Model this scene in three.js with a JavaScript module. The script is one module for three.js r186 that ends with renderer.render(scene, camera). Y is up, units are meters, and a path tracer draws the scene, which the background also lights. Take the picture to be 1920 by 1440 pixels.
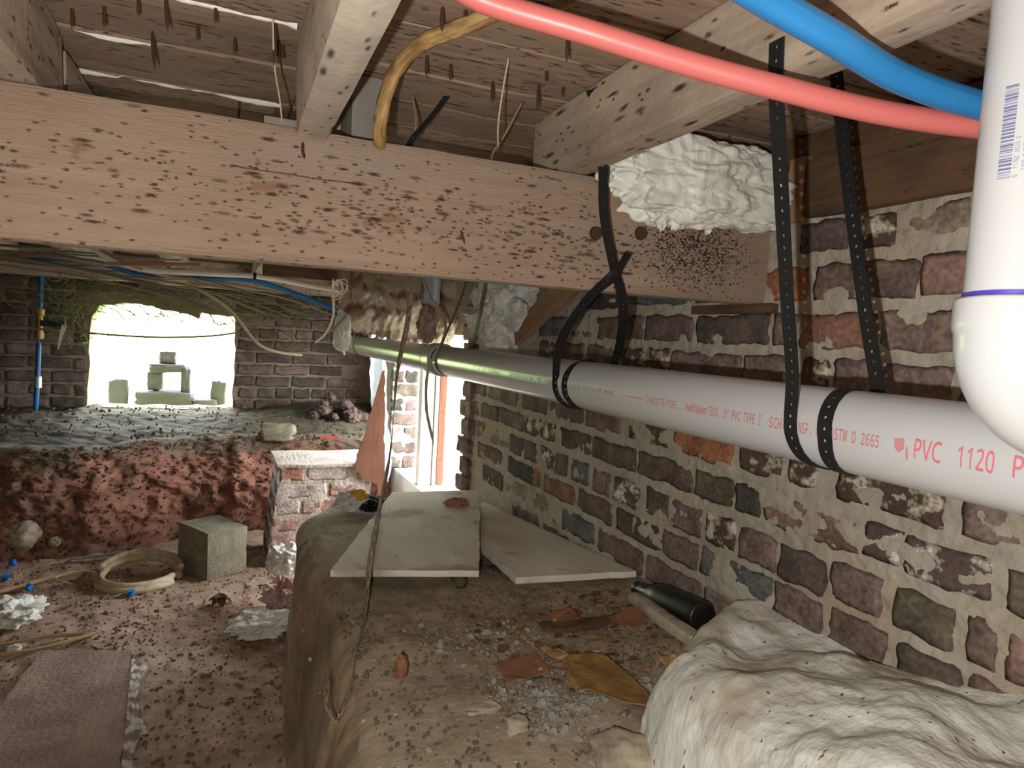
import * as THREE from 'three';
import { mergeGeometries, mergeVertices } from 'three/addons/utils/BufferGeometryUtils.js';
import { ImprovedNoise } from 'three/addons/math/ImprovedNoise.js';

// ------------------------------------------------------------------ camera, sky, light, exposure
const scene = new THREE.Scene();
const camera = new THREE.PerspectiveCamera(2 * Math.atan(720 / 1275) * 180 / Math.PI, 4 / 3, 0.01, 200);
const camX = new THREE.Vector3(0.9212, 0.0542, 0.3852), camY = new THREE.Vector3(-0.0239, 0.9962, -0.0830);
camY.addScaledVector(camX, -camX.dot(camY)).normalize(); camX.normalize();
const camZ = new THREE.Vector3().crossVectors(camX, camY);
camera.quaternion.setFromRotationMatrix(new THREE.Matrix4().makeBasis(camX, camY, camZ));
camera.position.set(0, 1, 0);

const renderer = new THREE.WebGLRenderer();
renderer.toneMapping = THREE.LinearToneMapping;
renderer.toneMappingExposure = 1.0;
renderer.shadowMap.enabled = true;

// bright overcast sky
scene.background = new THREE.Color(0.93, 0.98, 1.0);
scene.backgroundIntensity = 21;

// the flash of the camera phone, a little below and to the left of its lens
const flash = new THREE.PointLight(new THREE.Color(1.0, 0.97, 0.92), 2.1, 0, 2);
flash.position.set(0, 1, 0).addScaledVector(camX, -0.054).addScaledVector(camY, -0.046).addScaledVector(camZ, 0.01);
flash.castShadow = true; flash.shadow.radius = 0.25; flash.name = 'phone_flash';
flash.shadow.camera.near = 0.02; flash.shadow.mapSize.set(2048, 2048);
scene.add(flash);

// ------------------------------------------------------------------ helpers
const V = (x, y, z) => new THREE.Vector3(x, y, z);
let seedState = 12345;
const seed = (s) => { seedState = s | 0; };
const rnd = (a = 0, b = 1) => { seedState = (seedState + 0x6d2b79f5) | 0; let t = Math.imul(seedState ^ (seedState >>> 15), 1 | seedState); t = (t + Math.imul(t ^ (t >>> 7), 61 | t)) ^ t; return a + (b - a) * (((t ^ (t >>> 14)) >>> 0) / 4294967296); };
const perlin = new ImprovedNoise();
const noise = (x, y = 0, z = 0) => perlin.noise(x + 101.3, y + 57.7, z + 31.1);
const fbm = (x, y, z, o = 4) => { let s = 0, a = 0.5; for (let i = 0; i < o; i++) { s += a * noise(x, y, z); x = x * 2.03 + 5.1; y = y * 2.03 + 1.7; z = z * 2.03 + 3.3; a *= 0.5; } return s; };
const sstep = (a, b, x) => { const t = Math.min(1, Math.max(0, (x - a) / (b - a))); return t * t * (3 - 2 * t); };
const lerp = (a, b, t) => a + (b - a) * t;
const mix3 = (a, b, t) => [lerp(a[0], b[0], t), lerp(a[1], b[1], t), lerp(a[2], b[2], t)];
const curve1 = (pts, x) => { if (x <= pts[0][0]) return pts[0][1]; for (let i = 1; i < pts.length; i++) if (x <= pts[i][0]) return lerp(pts[i - 1][1], pts[i][1], (x - pts[i - 1][0]) / (pts[i][0] - pts[i - 1][0])); return pts[pts.length - 1][1]; };

const taken = new Map();
function numbered(name) { const n = taken.get(name) || 0; taken.set(name, n + 1); return n ? name + '_' + String(n).padStart(3, '0') : name; }
function mesh(name, geo, mat, parent) {
  const m = new THREE.Mesh(geo, mat); m.name = name; m.castShadow = m.receiveShadow = true;
  if (parent) parent.add(m); return m;
}
function tag(o, label, category, group) { o.name = numbered(o.name); o.userData.label = label; o.userData.category = category; if (group) o.userData.group = group; if (!o.parent) scene.add(o); return o; }
function thing(name, label, category, group) { const g = new THREE.Group(); g.name = name; return tag(g, label, category, group); }
function solo(name, geo, mat, label, category, group) { return tag(mesh(name, geo, mat), label, category, group); }
function structure(name, label) { const g = new THREE.Group(); g.name = name; g.userData.kind = 'structure'; if (label) g.userData.label = label; scene.add(g); return g; }

// grid surface: f(i/nu, j/nv) -> [x, y, z, u, v]
function sheet(nu, nv, f, flip = false) {
  const pos = [], uv = [], idx = [];
  for (let j = 0; j <= nv; j++) for (let i = 0; i <= nu; i++) { const p = f(i / nu, j / nv); pos.push(p[0], p[1], p[2]); uv.push(p[3] ?? i / nu, p[4] ?? j / nv); }
  for (let j = 0; j < nv; j++) for (let i = 0; i < nu; i++) { const a = j * (nu + 1) + i, b = a + 1, c = a + nu + 1, d = c + 1; if (flip) idx.push(a, c, b, b, c, d); else idx.push(a, b, c, b, d, c); }
  const g = new THREE.BufferGeometry();
  g.setAttribute('position', new THREE.Float32BufferAttribute(pos, 3)); g.setAttribute('uv', new THREE.Float32BufferAttribute(uv, 2));
  g.setIndex(idx); g.computeVertexNormals(); return g;
}
// uv in metres from the dominant normal axis; long axis along u
function metreUV(g, ou = 0, ov = 0) {
  g.computeBoundingBox(); const s = V(0, 0, 0); g.boundingBox.getSize(s); const size = [s.x, s.y, s.z];
  const p = g.attributes.position, n = g.attributes.normal, uv = new Float32Array(p.count * 2);
  for (let i = 0; i < p.count; i++) {
    const nn = [Math.abs(n.getX(i)), Math.abs(n.getY(i)), Math.abs(n.getZ(i))], k = nn.indexOf(Math.max(...nn));
    const ax = [0, 1, 2].filter((q) => q !== k).sort((a, b) => size[b] - size[a]), q = [p.getX(i), p.getY(i), p.getZ(i)];
    uv[2 * i] = q[ax[0]] + ou; uv[2 * i + 1] = q[ax[1]] + ov + k * 0.37;
  }
  g.setAttribute('uv', new THREE.BufferAttribute(uv, 2)); return g;
}
// sawn timber: box with a small chamfer, slightly waving faces
function timber(x0, x1, y0, y1, z0, z1, wave = 0.002, round = 0.006, ou = rnd(0, 3)) {
  const s = [x1 - x0, y1 - y0, z1 - z0], L = Math.max(...s), step = Math.max(L / 40, 0.03), seg = s.map((q) => Math.max(3, Math.min(40, Math.round(q / step))));
  const g = new THREE.BoxGeometry(s[0], s[1], s[2], seg[0], seg[1], seg[2]);
  const p = g.attributes.position, cx = (x0 + x1) / 2, cy = (y0 + y1) / 2, cz = (z0 + z1) / 2, r = Math.min(round, Math.min(...s) * 0.4);
  for (let i = 0; i < p.count; i++) {
    const v = [p.getX(i), p.getY(i), p.getZ(i)], h = s.map((q) => q / 2), inn = h.map((q) => q - r), on = v.map((q, k) => Math.abs(q) > inn[k] + 1e-6);
    if (on.filter(Boolean).length > 1) { const d = v.map((q, k) => on[k] ? q - Math.sign(q) * inn[k] : 0), l = Math.hypot(...d); for (let k = 0; k < 3; k++) if (on[k]) v[k] = Math.sign(v[k]) * inn[k] + d[k] / l * r; }
    const a = v[0] + cx, b = v[1] + cy, c = v[2] + cz;
    p.setXYZ(i, a + wave * noise(a * 6, b * 9, c * 6 + 3), b + wave * noise(a * 6 + 9, b * 9, c * 6), c + wave * noise(a * 6, b * 9 + 4, c * 6));
  }
  g.computeVertexNormals(); return metreUV(g, ou, rnd());
}
// tube through points with closed ends
function tube(pts, r, o = {}) {
  const c = new THREE.CatmullRomCurve3(pts.map((p) => Array.isArray(p) ? V(...p) : p), false, 'centripetal'), n = o.n || Math.max(6, pts.length * 6), k = o.k || 10;
  const g = new THREE.TubeGeometry(c, n, r, k, false), p = g.attributes.position, uv = g.attributes.uv, L = c.getLength();
  const rr = typeof o.taper === 'function' ? o.taper : null;
  for (let i = 0; i <= n; i++) {
    const q = c.getPointAt(i / n), s = (rr ? rr(i / n) : 1) * (i === 0 || i === n ? (o.open ? 1 : 0.001) : 1);
    for (let j = 0; j <= k; j++) { const a = i * (k + 1) + j, w = 1 + (o.rough || 0) * noise(i * 0.7, j, L * 9); p.setXYZ(a, q.x + (p.getX(a) - q.x) * s * w, q.y + (p.getY(a) - q.y) * s * w, q.z + (p.getZ(a) - q.z) * s * w); uv.setXY(a, i / n * L, j / k * 6.28 * r); }
  }
  g.computeVertexNormals(); return g;
}
// irregular lump
function lump(rx, ry, rz, o = {}) {
  const g = mergeVertices(new THREE.IcosahedronGeometry(1, o.detail ?? 8).deleteAttribute('normal').deleteAttribute('uv'), 1e-4), p = g.attributes.position, s = o.seed || 0, f = o.freq || 1.6, amp = o.amp ?? 0.35, sq = o.square || 0;
  const uv = new Float32Array(p.count * 2);
  for (let i = 0; i < p.count; i++) {
    let x = p.getX(i), y = p.getY(i), z = p.getZ(i); const m = Math.max(Math.abs(x), Math.abs(y), Math.abs(z)), k = 1 + sq * (1 / m - 1);
    const d = k * (1 + amp * fbm(x * f + s, y * f + s * 1.3, z * f, o.oct || 4) * 2);
    uv[2 * i] = (x + z * 0.4) * rx + s; uv[2 * i + 1] = (y + z * 0.5) * ry + s;
    x *= d * rx; y *= d * ry; z *= d * rz;
    if (o.flat !== undefined && y < -ry * o.flat) y = -ry * o.flat + (y + ry * o.flat) * 0.1;
    p.setXYZ(i, x, y, z);
  }
  g.setAttribute('uv', new THREE.BufferAttribute(uv, 2)); g.computeVertexNormals(); return g;
}
// flat outline with thickness, bent a little
function slab(outline, th, o = {}) {
  const g = new THREE.ExtrudeGeometry(new THREE.Shape(outline.map((p) => new THREE.Vector2(p[0], p[1]))), { depth: th, bevelEnabled: !!o.bevel, bevelSize: o.bevel || 0, bevelThickness: o.bevel || 0, bevelSegments: 2, steps: 1 });
  return g;
}
function ragged(outline, amp, step, sd) {          // breaks up the edges of an outline
  const out = []; for (let i = 0; i < outline.length; i++) { const a = outline[i], b = outline[(i + 1) % outline.length], L = Math.hypot(b[0] - a[0], b[1] - a[1]), n = Math.max(1, Math.round(L / step)), k = a[2] ?? 1;
    for (let j = 0; j < n; j++) { const t = j / n, w = j ? amp * k : 0; out.push([lerp(a[0], b[0], t) + w * noise(i * 3 + j * 0.9, sd) * 2, lerp(a[1], b[1], t) + w * noise(sd, i * 3 + j * 0.9, 5) * 2]); } }
  return out;
}
// flat sheet lying in the ground plane: outline given as (x, z)
function lying(outline, th, y, o = {}) {
  const g = slab(outline.map(([x, z]) => [x, -z]), th, o); g.rotateX(-Math.PI / 2); g.translate(0, y, 0); return metreUV(g);
}

// ------------------------------------------------------------------ textures
function pixels(w, h, fn, srgb = true) {
  const d = new Uint8Array(w * h * 4);
  for (let j = 0; j < h; j++) for (let i = 0; i < w; i++) { const c = fn(i / w, j / h), k = (j * w + i) * 4; d[k] = Math.max(0, Math.min(255, c[0])); d[k + 1] = Math.max(0, Math.min(255, c[1])); d[k + 2] = Math.max(0, Math.min(255, c[2])); d[k + 3] = 255; }
  const t = new THREE.DataTexture(d, w, h); t.wrapS = t.wrapT = THREE.MirroredRepeatWrapping; t.magFilter = THREE.LinearFilter; t.minFilter = THREE.LinearMipmapLinearFilter; t.generateMipmaps = true;
  if (srgb) t.colorSpace = THREE.SRGBColorSpace; t.needsUpdate = true; return t;
}
const scaled = (t, sx, sy = sx) => { t.repeat.set(1 / sx, 1 / sy); return t; };
const grain = scaled(pixels(256, 256, (u, v) => { const n = 128 + 220 * fbm(u * 9, v * 9, 1, 5); return [n, n, n]; }, false), 0.12);
const coarse = scaled(pixels(256, 256, (u, v) => { const n = 128 + 230 * fbm(u * 7, v * 7, 7, 5); return [n, n, n]; }, false), 0.3);
const fibre = scaled(pixels(256, 256, (u, v) => { const w = fbm(u * 4, v * 4, 2, 3) * 1.5, n = 128 + 260 * fbm(u * 26 + w * 5, v * 9 + w * 4, 3, 4); return [n, n, n]; }, false), 0.10);

// wood with mould spots; spots: [density function(u,v) 0..1, count, size in texture widths]
function woodMap(w, h, base, dark, o) {
  const [gx, gy] = o.grain || [3, 60], sd = o.seed || 0;
  const px = []; seed(900 + sd);
  const spots = new Float32Array(w * h);
  for (let k = 0; k < (o.spots || 0); k++) {
    const u = rnd(), v = rnd(); if (rnd() > (o.where ? o.where(u, v) : 1)) continue;
    const big = rnd() < 0.12, a = (o.size || 7) * (big ? rnd(1.2, 2.4) : rnd(0.35, 1)) * (o.stretch || 2), b = (o.size || 7) * (big ? rnd(0.7, 1.2) : rnd(0.35, 0.8)), cx = u * w, cy = v * h, st = rnd(0.45, 1);
    for (let j = Math.max(0, Math.floor(cy - b * 1.6)); j < Math.min(h, cy + b * 1.6); j++) for (let i = Math.max(0, Math.floor(cx - a * 1.6)); i < Math.min(w, cx + a * 1.6); i++) {
      const d = Math.hypot((i - cx) / a, (j - cy) / b) + 0.55 * noise(i * 0.35, j * 0.55, k); const s = st * (1 - sstep(0.2, 1.1, d)); const q = j * w + i; if (s > spots[q]) spots[q] = s;
    }
  }
  return pixels(w, h, (u, v) => {
    const g = fbm(u * gx, v * gy, 4 + sd, 4), c = fbm(u * gx * 1.6, v * gy * 0.12, 8 + sd, 3), f = noise(u * gx * 12, v * gy * 3, sd);
    const p = fbm(u * 3.2 * (o.patch || 1), v * 2.2, 20 + sd, 4);
    let k = mix3(base, dark, Math.min(1, Math.max(0, 0.32 + (g * 0.75 + c * 0.9 + f * 0.08) * (o.contrast ?? 1))));
    if (o.tint) k = mix3(k, o.tint, Math.min(0.8, Math.max(0, p * 2.2)));
    if (o.post) k = o.post(k, u, v);
    const s = spots[Math.min(h - 1, Math.floor(v * h)) * w + Math.min(w - 1, Math.floor(u * w))];
    return mix3(k, o.mould || [30, 22, 18], s * 0.9);
  });
}
const std = (o) => new THREE.MeshStandardMaterial({ roughness: 0.9, side: THREE.DoubleSide, ...o });

// ------------------------------------------------------------------ materials
const gx0 = -3, gx1 = 0.875;                     // girder ends; its face texture runs from x = -0.55 to 0.875
const girderX = (u) => -0.55 + u * 1.425, girderY = (v) => 1.082 + v * 0.1705;
const cluster = (x, y, list) => { let s = 0; for (const [cx, cy, rx, ry, k] of list) s = Math.max(s, k * Math.exp(-(((x - cx) / rx) ** 2) - ((y - cy) / ry) ** 2)); return s; };
const girderClusters = [[-0.1, 1.165, 0.13, 0.05, 0.35], [0.06, 1.165, 0.09, 0.05, 0.7], [0.18, 1.16, 0.07, 0.05, 1], [0.3, 1.155, 0.09, 0.05, 0.6], [0.43, 1.15, 0.1, 0.06, 0.75], [0.5, 1.13, 0.08, 0.05, 0.7], [-0.35, 1.16, 0.2, 0.06, 0.35]];
const girderMap = woodMap(2048, 256, [168, 143, 122], [132, 110, 92], { grain: [5, 16], spots: 5200, size: 4.4, stretch: 1.9, seed: 1, contrast: 0.55, tint: [152, 134, 118], mould: [40, 28, 21],
  where: (u, v) => 0.85 * cluster(girderX(u), girderY(v), girderClusters) + 0.02,
  post: (k, u, v) => {
    const x = girderX(u), y = girderY(v), n = fbm(u * 9, v * 3, 3, 4);
    const blot = fbm(u * 26, v * 7, 13, 4); k = mix3(k, [128, 92, 66], 0.6 * sstep(0.5, 0.62, cluster(x, y, [[0.2, 1.15, 0.05, 0.04, 0.62], [0.05, 1.17, 0.05, 0.03, 0.5], [-0.16, 1.18, 0.04, 0.03, 0.5]]) + blot * 0.9));
    const crack = Math.abs(y - 1.197 + (x + 0.1) * 0.02 - 0.004 * noise(x * 14)) < 0.0007 && x > 0.0 && x < 0.16; return crack ? [70, 48, 34] : k;
  } });
seed(77);
{ // finer black speckle near the wall end of the girder
  const d = girderMap.image.data, w = 2048, h = 256;
  for (let k = 0; k < 1500; k++) { const x = 0.7 + 0.11 * (rnd() + rnd() + rnd() - 1.5), y = 1.16 + 0.075 * (rnd() + rnd() - 1), u = (x + 0.55) / 1.425 * w, v = (y - 1.082) / 0.1705 * h, a = rnd(0.8, 3.6), b = rnd(0.7, 2.4), s = rnd(0.4, 0.95);
    for (let j = Math.floor(v - b); j <= v + b; j++) for (let i = Math.floor(u - a); i <= u + a; i++) if (i >= 0 && i < w && j >= 0 && j < h && Math.hypot((i - u) / a, (j - v) / b) < 1) for (let c = 0; c < 3; c++) d[(j * w + i) * 4 + c] = lerp(d[(j * w + i) * 4 + c], [26, 18, 14][c], s); }
}
girderMap.wrapS = girderMap.wrapT = THREE.ClampToEdgeWrapping;
const M = {};
M.girderFace = std({ map: girderMap, bumpMap: scaled(grain.clone(), 0.12), bumpScale: 0.0015 });
M.joist = std({ map: scaled(woodMap(1024, 256, [178, 160, 142], [132, 112, 96], { grain: [4, 20], spots: 700, size: 4.5, stretch: 2.4, seed: 2, tint: [196, 178, 154], where: (u, v) => 0.25 + 1.2 * Math.max(0, fbm(u * 6, v * 3, 2, 3)) }), 0.9, 0.22), bumpMap: grain, bumpScale: 0.0008 });
M.joistPale = std({ map: scaled(woodMap(1024, 256, [190, 176, 158], [150, 138, 126], { grain: [5, 8], spots: 120, size: 4.5, stretch: 3, seed: 5, tint: [206, 190, 162] }), 0.6, 0.22), bumpMap: grain, bumpScale: 0.0008 });
M.plank = [0, 1, 2].map((i) => std({ map: scaled(woodMap(1024, 256, [164, 138, 116], [116, 94, 78], { grain: [3, 20], spots: [1500, 1000, 2600][i], size: 4, stretch: 3, seed: 10 + i, tint: [142, 120, 102], where: (u, v) => 0.2 + 1.3 * Math.max(0, fbm(u * 5, v * 2.5, i, 3)) }), 1.0, 0.2), bumpMap: grain, bumpScale: 0.0008 }));
M.brownWood = std({ map: scaled(woodMap(512, 256, [104, 75, 52], [60, 43, 31], { grain: [3, 22], spots: 60, size: 3, stretch: 4, seed: 21, tint: [96, 72, 50] }), 0.5, 0.2), bumpMap: grain, bumpScale: 0.0008 });
M.plywood = std({ map: scaled(woodMap(512, 256, [128, 84, 62], [100, 62, 44], { grain: [2, 30], spots: 40, size: 2, stretch: 5, seed: 23 }), 0.4, 0.2) });
M.greyBoard = std({ map: scaled(woodMap(512, 256, [140, 132, 124], [112, 106, 100], { grain: [2, 8], seed: 24 }), 0.4, 0.2), bumpMap: grain, bumpScale: 0.001 });
M.brace = std({ map: scaled(woodMap(512, 256, [176, 138, 104], [132, 98, 72], { grain: [2, 14], spots: 30, size: 2, seed: 25 }), 0.4, 0.2), bumpMap: grain, bumpScale: 0.001 });
M.whitePost = std({ map: scaled(woodMap(512, 256, [232, 226, 214], [206, 196, 180], { grain: [2, 14], seed: 26 }), 0.4, 0.2), roughness: 0.6 });
M.mortar = std({ map: scaled(pixels(768, 768, (u, v) => { const a = fbm(u * 5, v * 5, 1, 5), b = fbm(u * 30, v * 30, 3, 4), c = Math.max(0, fbm(u * 3, v * 3, 12, 4)); let k = mix3([194, 185, 169], [156, 147, 131], 0.45 + a * 0.9 + b * 0.7); k = mix3(k, [166, 145, 119], Math.min(0.6, c * 1.6)); return k; }), 0.9), bumpMap: grain, bumpScale: 0.003 });
const brickMap = pixels(512, 512, (u, v) => { const a = fbm(u * 6, v * 6, 1, 5), b = fbm(u * 40, v * 40, 3, 3), c = fbm(u * 11, v * 11, 9, 4); let k = 214 + a * 130 + b * 90; let q = [k, k, k]; if (c > 0.22) q = mix3(q, [255, 246, 226], Math.min(0.8, (c - 0.22) * 9)); return q; });
const stainMap = pixels(512, 512, (u, v) => { const a = fbm(u * 6, v * 6, 1, 5), b = fbm(u * 40, v * 40, 3, 3), c = fbm(u * 7, v * 9, 19, 5) + b * 0.35; let q = mix3([112, 92, 84], [70, 60, 56], 0.5 + a + b * 0.5); q = mix3(q, [190, 184, 170], sstep(-0.02, 0.12, c) * 0.85); return mix3(q, [222, 220, 210], sstep(0.16, 0.24, c)); });
scaled(brickMap, 0.33); scaled(stainMap, 0.3);
const brickMat = (r, g, b) => std({ map: brickMap, color: new THREE.Color().setRGB(r / 255, g / 255, b / 255, THREE.SRGBColorSpace), bumpMap: grain, bumpScale: 0.0022 });
M.brick = { p: brickMat(130, 109, 100), d: brickMat(108, 94, 86), m: brickMat(147, 124, 117), b: brickMat(117, 118, 117), o: brickMat(183, 123, 88), r: brickMat(165, 130, 117), g: brickMat(119, 107, 92), k: brickMat(86, 81, 75), t: brickMat(165, 147, 128), v: brickMat(161, 117, 99), w: std({ map: stainMap, color: 0xe8e0d4, bumpMap: grain, bumpScale: 0.003 }), x: std({ map: stainMap, bumpMap: grain, bumpScale: 0.003, color: 0xffffff }) };
M.farBrick = [M.brick.p, M.brick.d, M.brick.m, M.brick.g];
M.pierBrick = [brickMat(222, 176, 162), brickMat(228, 210, 202), brickMat(214, 160, 142), brickMat(226, 216, 210)];
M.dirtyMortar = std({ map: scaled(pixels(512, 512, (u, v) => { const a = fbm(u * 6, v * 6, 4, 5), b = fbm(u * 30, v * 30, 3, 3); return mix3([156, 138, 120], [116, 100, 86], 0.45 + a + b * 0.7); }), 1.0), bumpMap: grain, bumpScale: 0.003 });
M.pierMortar = std({ map: scaled(pixels(256, 256, (u, v) => { const a = fbm(u * 6, v * 6, 4, 5); return mix3([222, 212, 204], [182, 168, 156], 0.5 + a); }), 0.5), bumpMap: grain, bumpScale: 0.004 });
const earthFn = (A, B, C, D, s) => (u, v) => { const a = fbm(u * 4, v * 4, s, 5), b = fbm(u * 26, v * 26, s + 3, 4), c = fbm(u * 2.4, v * 2.4, s + 9, 4), e = noise(u * 90, v * 90, s); let k = mix3(A, B, Math.min(1, Math.max(0, 0.45 + a * 0.9 + b * 0.7))); k = mix3(k, C, Math.min(0.7, Math.max(0, c * 2))); if (e > 0.52) k = mix3(k, D, (e - 0.52) * 3); return k; };
M.bench = std({ map: scaled(pixels(768, 768, earthFn([180, 163, 138], [128, 112, 90], [136, 113, 88], [222, 212, 196], 1)), 1.0), bumpMap: scaled(grain.clone(), 0.1), bumpScale: 0.0014 });
M.cliff = std({ map: scaled(pixels(768, 512, (u, v) => { let k = earthFn([178, 156, 124], [138, 118, 92], [160, 126, 96], [198, 180, 150], 5)(u, v); const c = fbm(u * 5, v * 4, 44, 4), d = fbm(u * 7, v * 6, 54, 4); k = mix3(k, [98, 92, 70], Math.min(0.65, Math.max(0, c * 2.4))); return mix3(k, [158, 112, 78], Math.min(0.5, Math.max(0, d * 1.5 - 0.1))); }), 1.1, 0.9), bumpMap: coarse, bumpScale: 0.006 });
M.floor = std({ map: scaled(pixels(768, 768, earthFn([204, 178, 156], [142, 116, 98], [156, 126, 106], [228, 206, 186], 11)), 1.3), bumpMap: coarse, bumpScale: 0.004 });
M.bank = std({ map: scaled(pixels(768, 768, (u, v) => { const k = earthFn([166, 114, 92], [104, 68, 54], [130, 90, 76], [198, 160, 136], 17)(u, v), t = earthFn([138, 118, 98], [96, 80, 66], [112, 96, 78], [170, 154, 132], 37)(u, v); return mix3(k, t, sstep(0.36, 0.44, v + 0.22 * fbm(u * 6, v * 6, 3, 4))); }), 1.0), bumpMap: coarse, bumpScale: 0.006 });
M.shelf = std({ map: scaled(pixels(512, 512, (u, v) => { const k = earthFn([84, 78, 54], [54, 49, 34], [70, 74, 36], [112, 108, 80], 29)(u, v); return k; }), 1.0), bumpMap: coarse, bumpScale: 0.004 });
M.batt = std({ map: scaled(pixels(768, 768, (u, v) => { const a = fbm(u * 4, v * 4, 3, 5), b = fbm(u * 30, v * 30, 5, 3), c = fbm(u * 6, v * 5, 15, 4), e = noise(u * 60, v * 60, 2) + 0.6 * noise(u * 130, v * 130, 9); let k = mix3([234, 234, 228], [206, 204, 194], 0.45 + a + b * 0.5); k = mix3(k, [158, 142, 112], Math.min(0.6, Math.max(0, c * 2.2 - 0.1))); if (e > 0.66) k = mix3(k, [84, 66, 50], Math.min(0.9, (e - 0.66) * 7)); return k; }), 0.7), bumpMap: scaled(grain.clone(), 0.05), bumpScale: 0.001, roughness: 1 });
M.tuft = std({ map: scaled(pixels(512, 512, (u, v) => { const a = fbm(u * 5, v * 5, 3, 5), b = fbm(u * 30, v * 14, 5, 3); return mix3([238, 238, 230], [196, 192, 178], 0.3 + a * 0.9 + b * 0.8); }), 0.3), bumpMap: scaled(fibre.clone(), 0.08), bumpScale: 0.0008, roughness: 1 });
M.dirtyBatt = std({  map: scaled(pixels(512, 512, (u, v) => { const a = fbm(u * 4, v * 4, 33, 5), b = fbm(u * 9, v * 7, 35, 4); let k = mix3([214, 202, 182], [160, 140, 118], 0.4 + a * 1.2); k = mix3(k, [112, 74, 58], Math.min(0.85, Math.max(0, b * 3 - 0.1))); return mix3(k, [196, 184, 112], Math.min(0.6, Math.max(0, a * 2 - 0.35))); }), 0.45), bumpMap: fibre, bumpScale: 0.003, roughness: 1 });
M.pink = std({ map: scaled(pixels(256, 256, (u, v) => { const a = fbm(u * 5, v * 5, 63, 5); return mix3([222, 204, 194], [190, 140, 126], 0.35 + a * 2); }), 0.25), bumpMap: fibre, bumpScale: 0.006, roughness: 1 });
M.foam = std({ map: scaled(pixels(768, 768, (u, v) => { const a = fbm(u * 3, v * 9, 73, 5), b = fbm(u * 10, v * 60, 75, 3), c = fbm(u * 5, v * 5, 77, 4); let k = mix3([240, 234, 218], [208, 197, 178], 0.42 + a + b * 0.35); if (c > 0.17) k = mix3(k, [138, 118, 96], Math.min(0.5, (c - 0.17) * 3)); if (b < -0.37 && c > 0.02) k = mix3(k, [110, 96, 82], 0.6); return k; }), 0.8), bumpMap: grain, bumpScale: 0.001, roughness: 0.85 });
M.concrete = std({ map: scaled(pixels(256, 256, (u, v) => { const a = fbm(u * 6, v * 6, 83, 5), b = noise(u * 60, v * 60, 4); return mix3([158, 152, 128], [118, 112, 92], 0.5 + a + b * 0.2); }), 0.4), bumpMap: grain, bumpScale: 0.003 });
M.gardenStone = std({ color: 0x5c5a5e, bumpMap: coarse, bumpScale: 0.006 });
M.stone = std({ map: scaled(pixels(256, 256, (u, v) => { const a = fbm(u * 6, v * 6, 93, 5), b = noise(u * 60, v * 60, 4); return mix3([196, 184, 162], [140, 126, 106], 0.5 + a + b * 0.2); }), 0.3), bumpMap: coarse, bumpScale: 0.006 });
M.pvc = new THREE.MeshPhysicalMaterial({ color: 0xbdbebe, roughness: 0.28, clearcoat: 0.3, clearcoatRoughness: 0.2 });
M.pvcDust = M.pvc;
M.red = new THREE.MeshPhysicalMaterial({ color: 0xcb6c66, roughness: 0.4 });
M.blue = new THREE.MeshPhysicalMaterial({ color: 0x2a7cb8, roughness: 0.36 });
M.black = std({ color: 0x17181a, roughness: 0.55 });
M.blackMatt = std({ color: 0x1b1b1c, roughness: 0.8 });
M.purple = std({ color: 0x4636a8, roughness: 0.5 });
M.rust = std({ color: 0x4e3424, roughness: 0.8, metalness: 0.3 });
M.steel = std({ color: 0x9a9690, roughness: 0.45, metalness: 0.8 });
M.galv = std({ color: 0xb4bcc4, roughness: 0.4, metalness: 0.6 });
M.brass = std({ color: 0xa08050, roughness: 0.5, metalness: 0.7 });
M.bluePipe = std({ color: 0x1f5e96, roughness: 0.4 });
M.whitePex = std({ color: 0xd8d2c2, roughness: 0.45 });
M.cable = std({ color: 0x8a7a5e, roughness: 0.7 });
M.cableGrey = std({ color: 0x6e6656, roughness: 0.7 });
M.yellow = std({ map: scaled(pixels(256, 256, (u, v) => { const a = fbm(u * 9, v * 5, 3, 4), b = fbm(u * 4, v * 40, 5, 3); return mix3([190, 156, 100], [124, 92, 56], 0.4 + a * 1.2 + b * 1.1); }), 0.3, 0.05), roughness: 0.6, bumpMap: grain, bumpScale: 0.001 });
M.cord = std({ map: scaled(pixels(256, 128, (u, v) => { const a = fbm(u * 14, v * 8, 3, 4); return mix3([152, 138, 114], [88, 76, 60], 0.5 + a * 1.5); }), 0.2, 0.03), roughness: 1 });
M.string = std({ color: 0xbcae96, roughness: 1 });
M.root = std({ color: 0x8c7152, roughness: 1 });
M.vine = std({ color: 0x77764a, roughness: 1 });
M.plasterWhite = std({ color: 0xf2efe4, bumpMap: grain, bumpScale: 0.002 });
M.hose = std({ map: scaled(pixels(256, 128, (u, v) => { const a = fbm(u * 12, v * 5, 3, 4); return mix3([216, 200, 168], [168, 150, 118], 0.4 + a * 1.3); }), 0.4, 0.1), roughness: 0.6 });
M.stick = std({ map: scaled(pixels(256, 64, (u, v) => { const a = fbm(u * 3, v * 20, 3, 4); return mix3([204, 172, 128], [156, 122, 84], 0.4 + a * 1.3); }), 0.4, 0.05) });
M.card = std({ map: scaled(pixels(256, 256, (u, v) => { const a = fbm(u * 5, v * 5, 3, 4), b = Math.sin(u * 190) * 0.12; return mix3([164, 112, 78], [120, 80, 56], 0.45 + a + b); }), 0.2) });
M.cardPale = std({ color: 0xb88a58 });
M.mustard = std({ map: scaled(pixels(256, 256, (u, v) => { const a = fbm(u * 5, v * 5, 13, 5); return mix3([168, 128, 66], [118, 88, 50], 0.45 + a * 1.3); }), 0.2), bumpMap: coarse, bumpScale: 0.004 });
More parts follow.
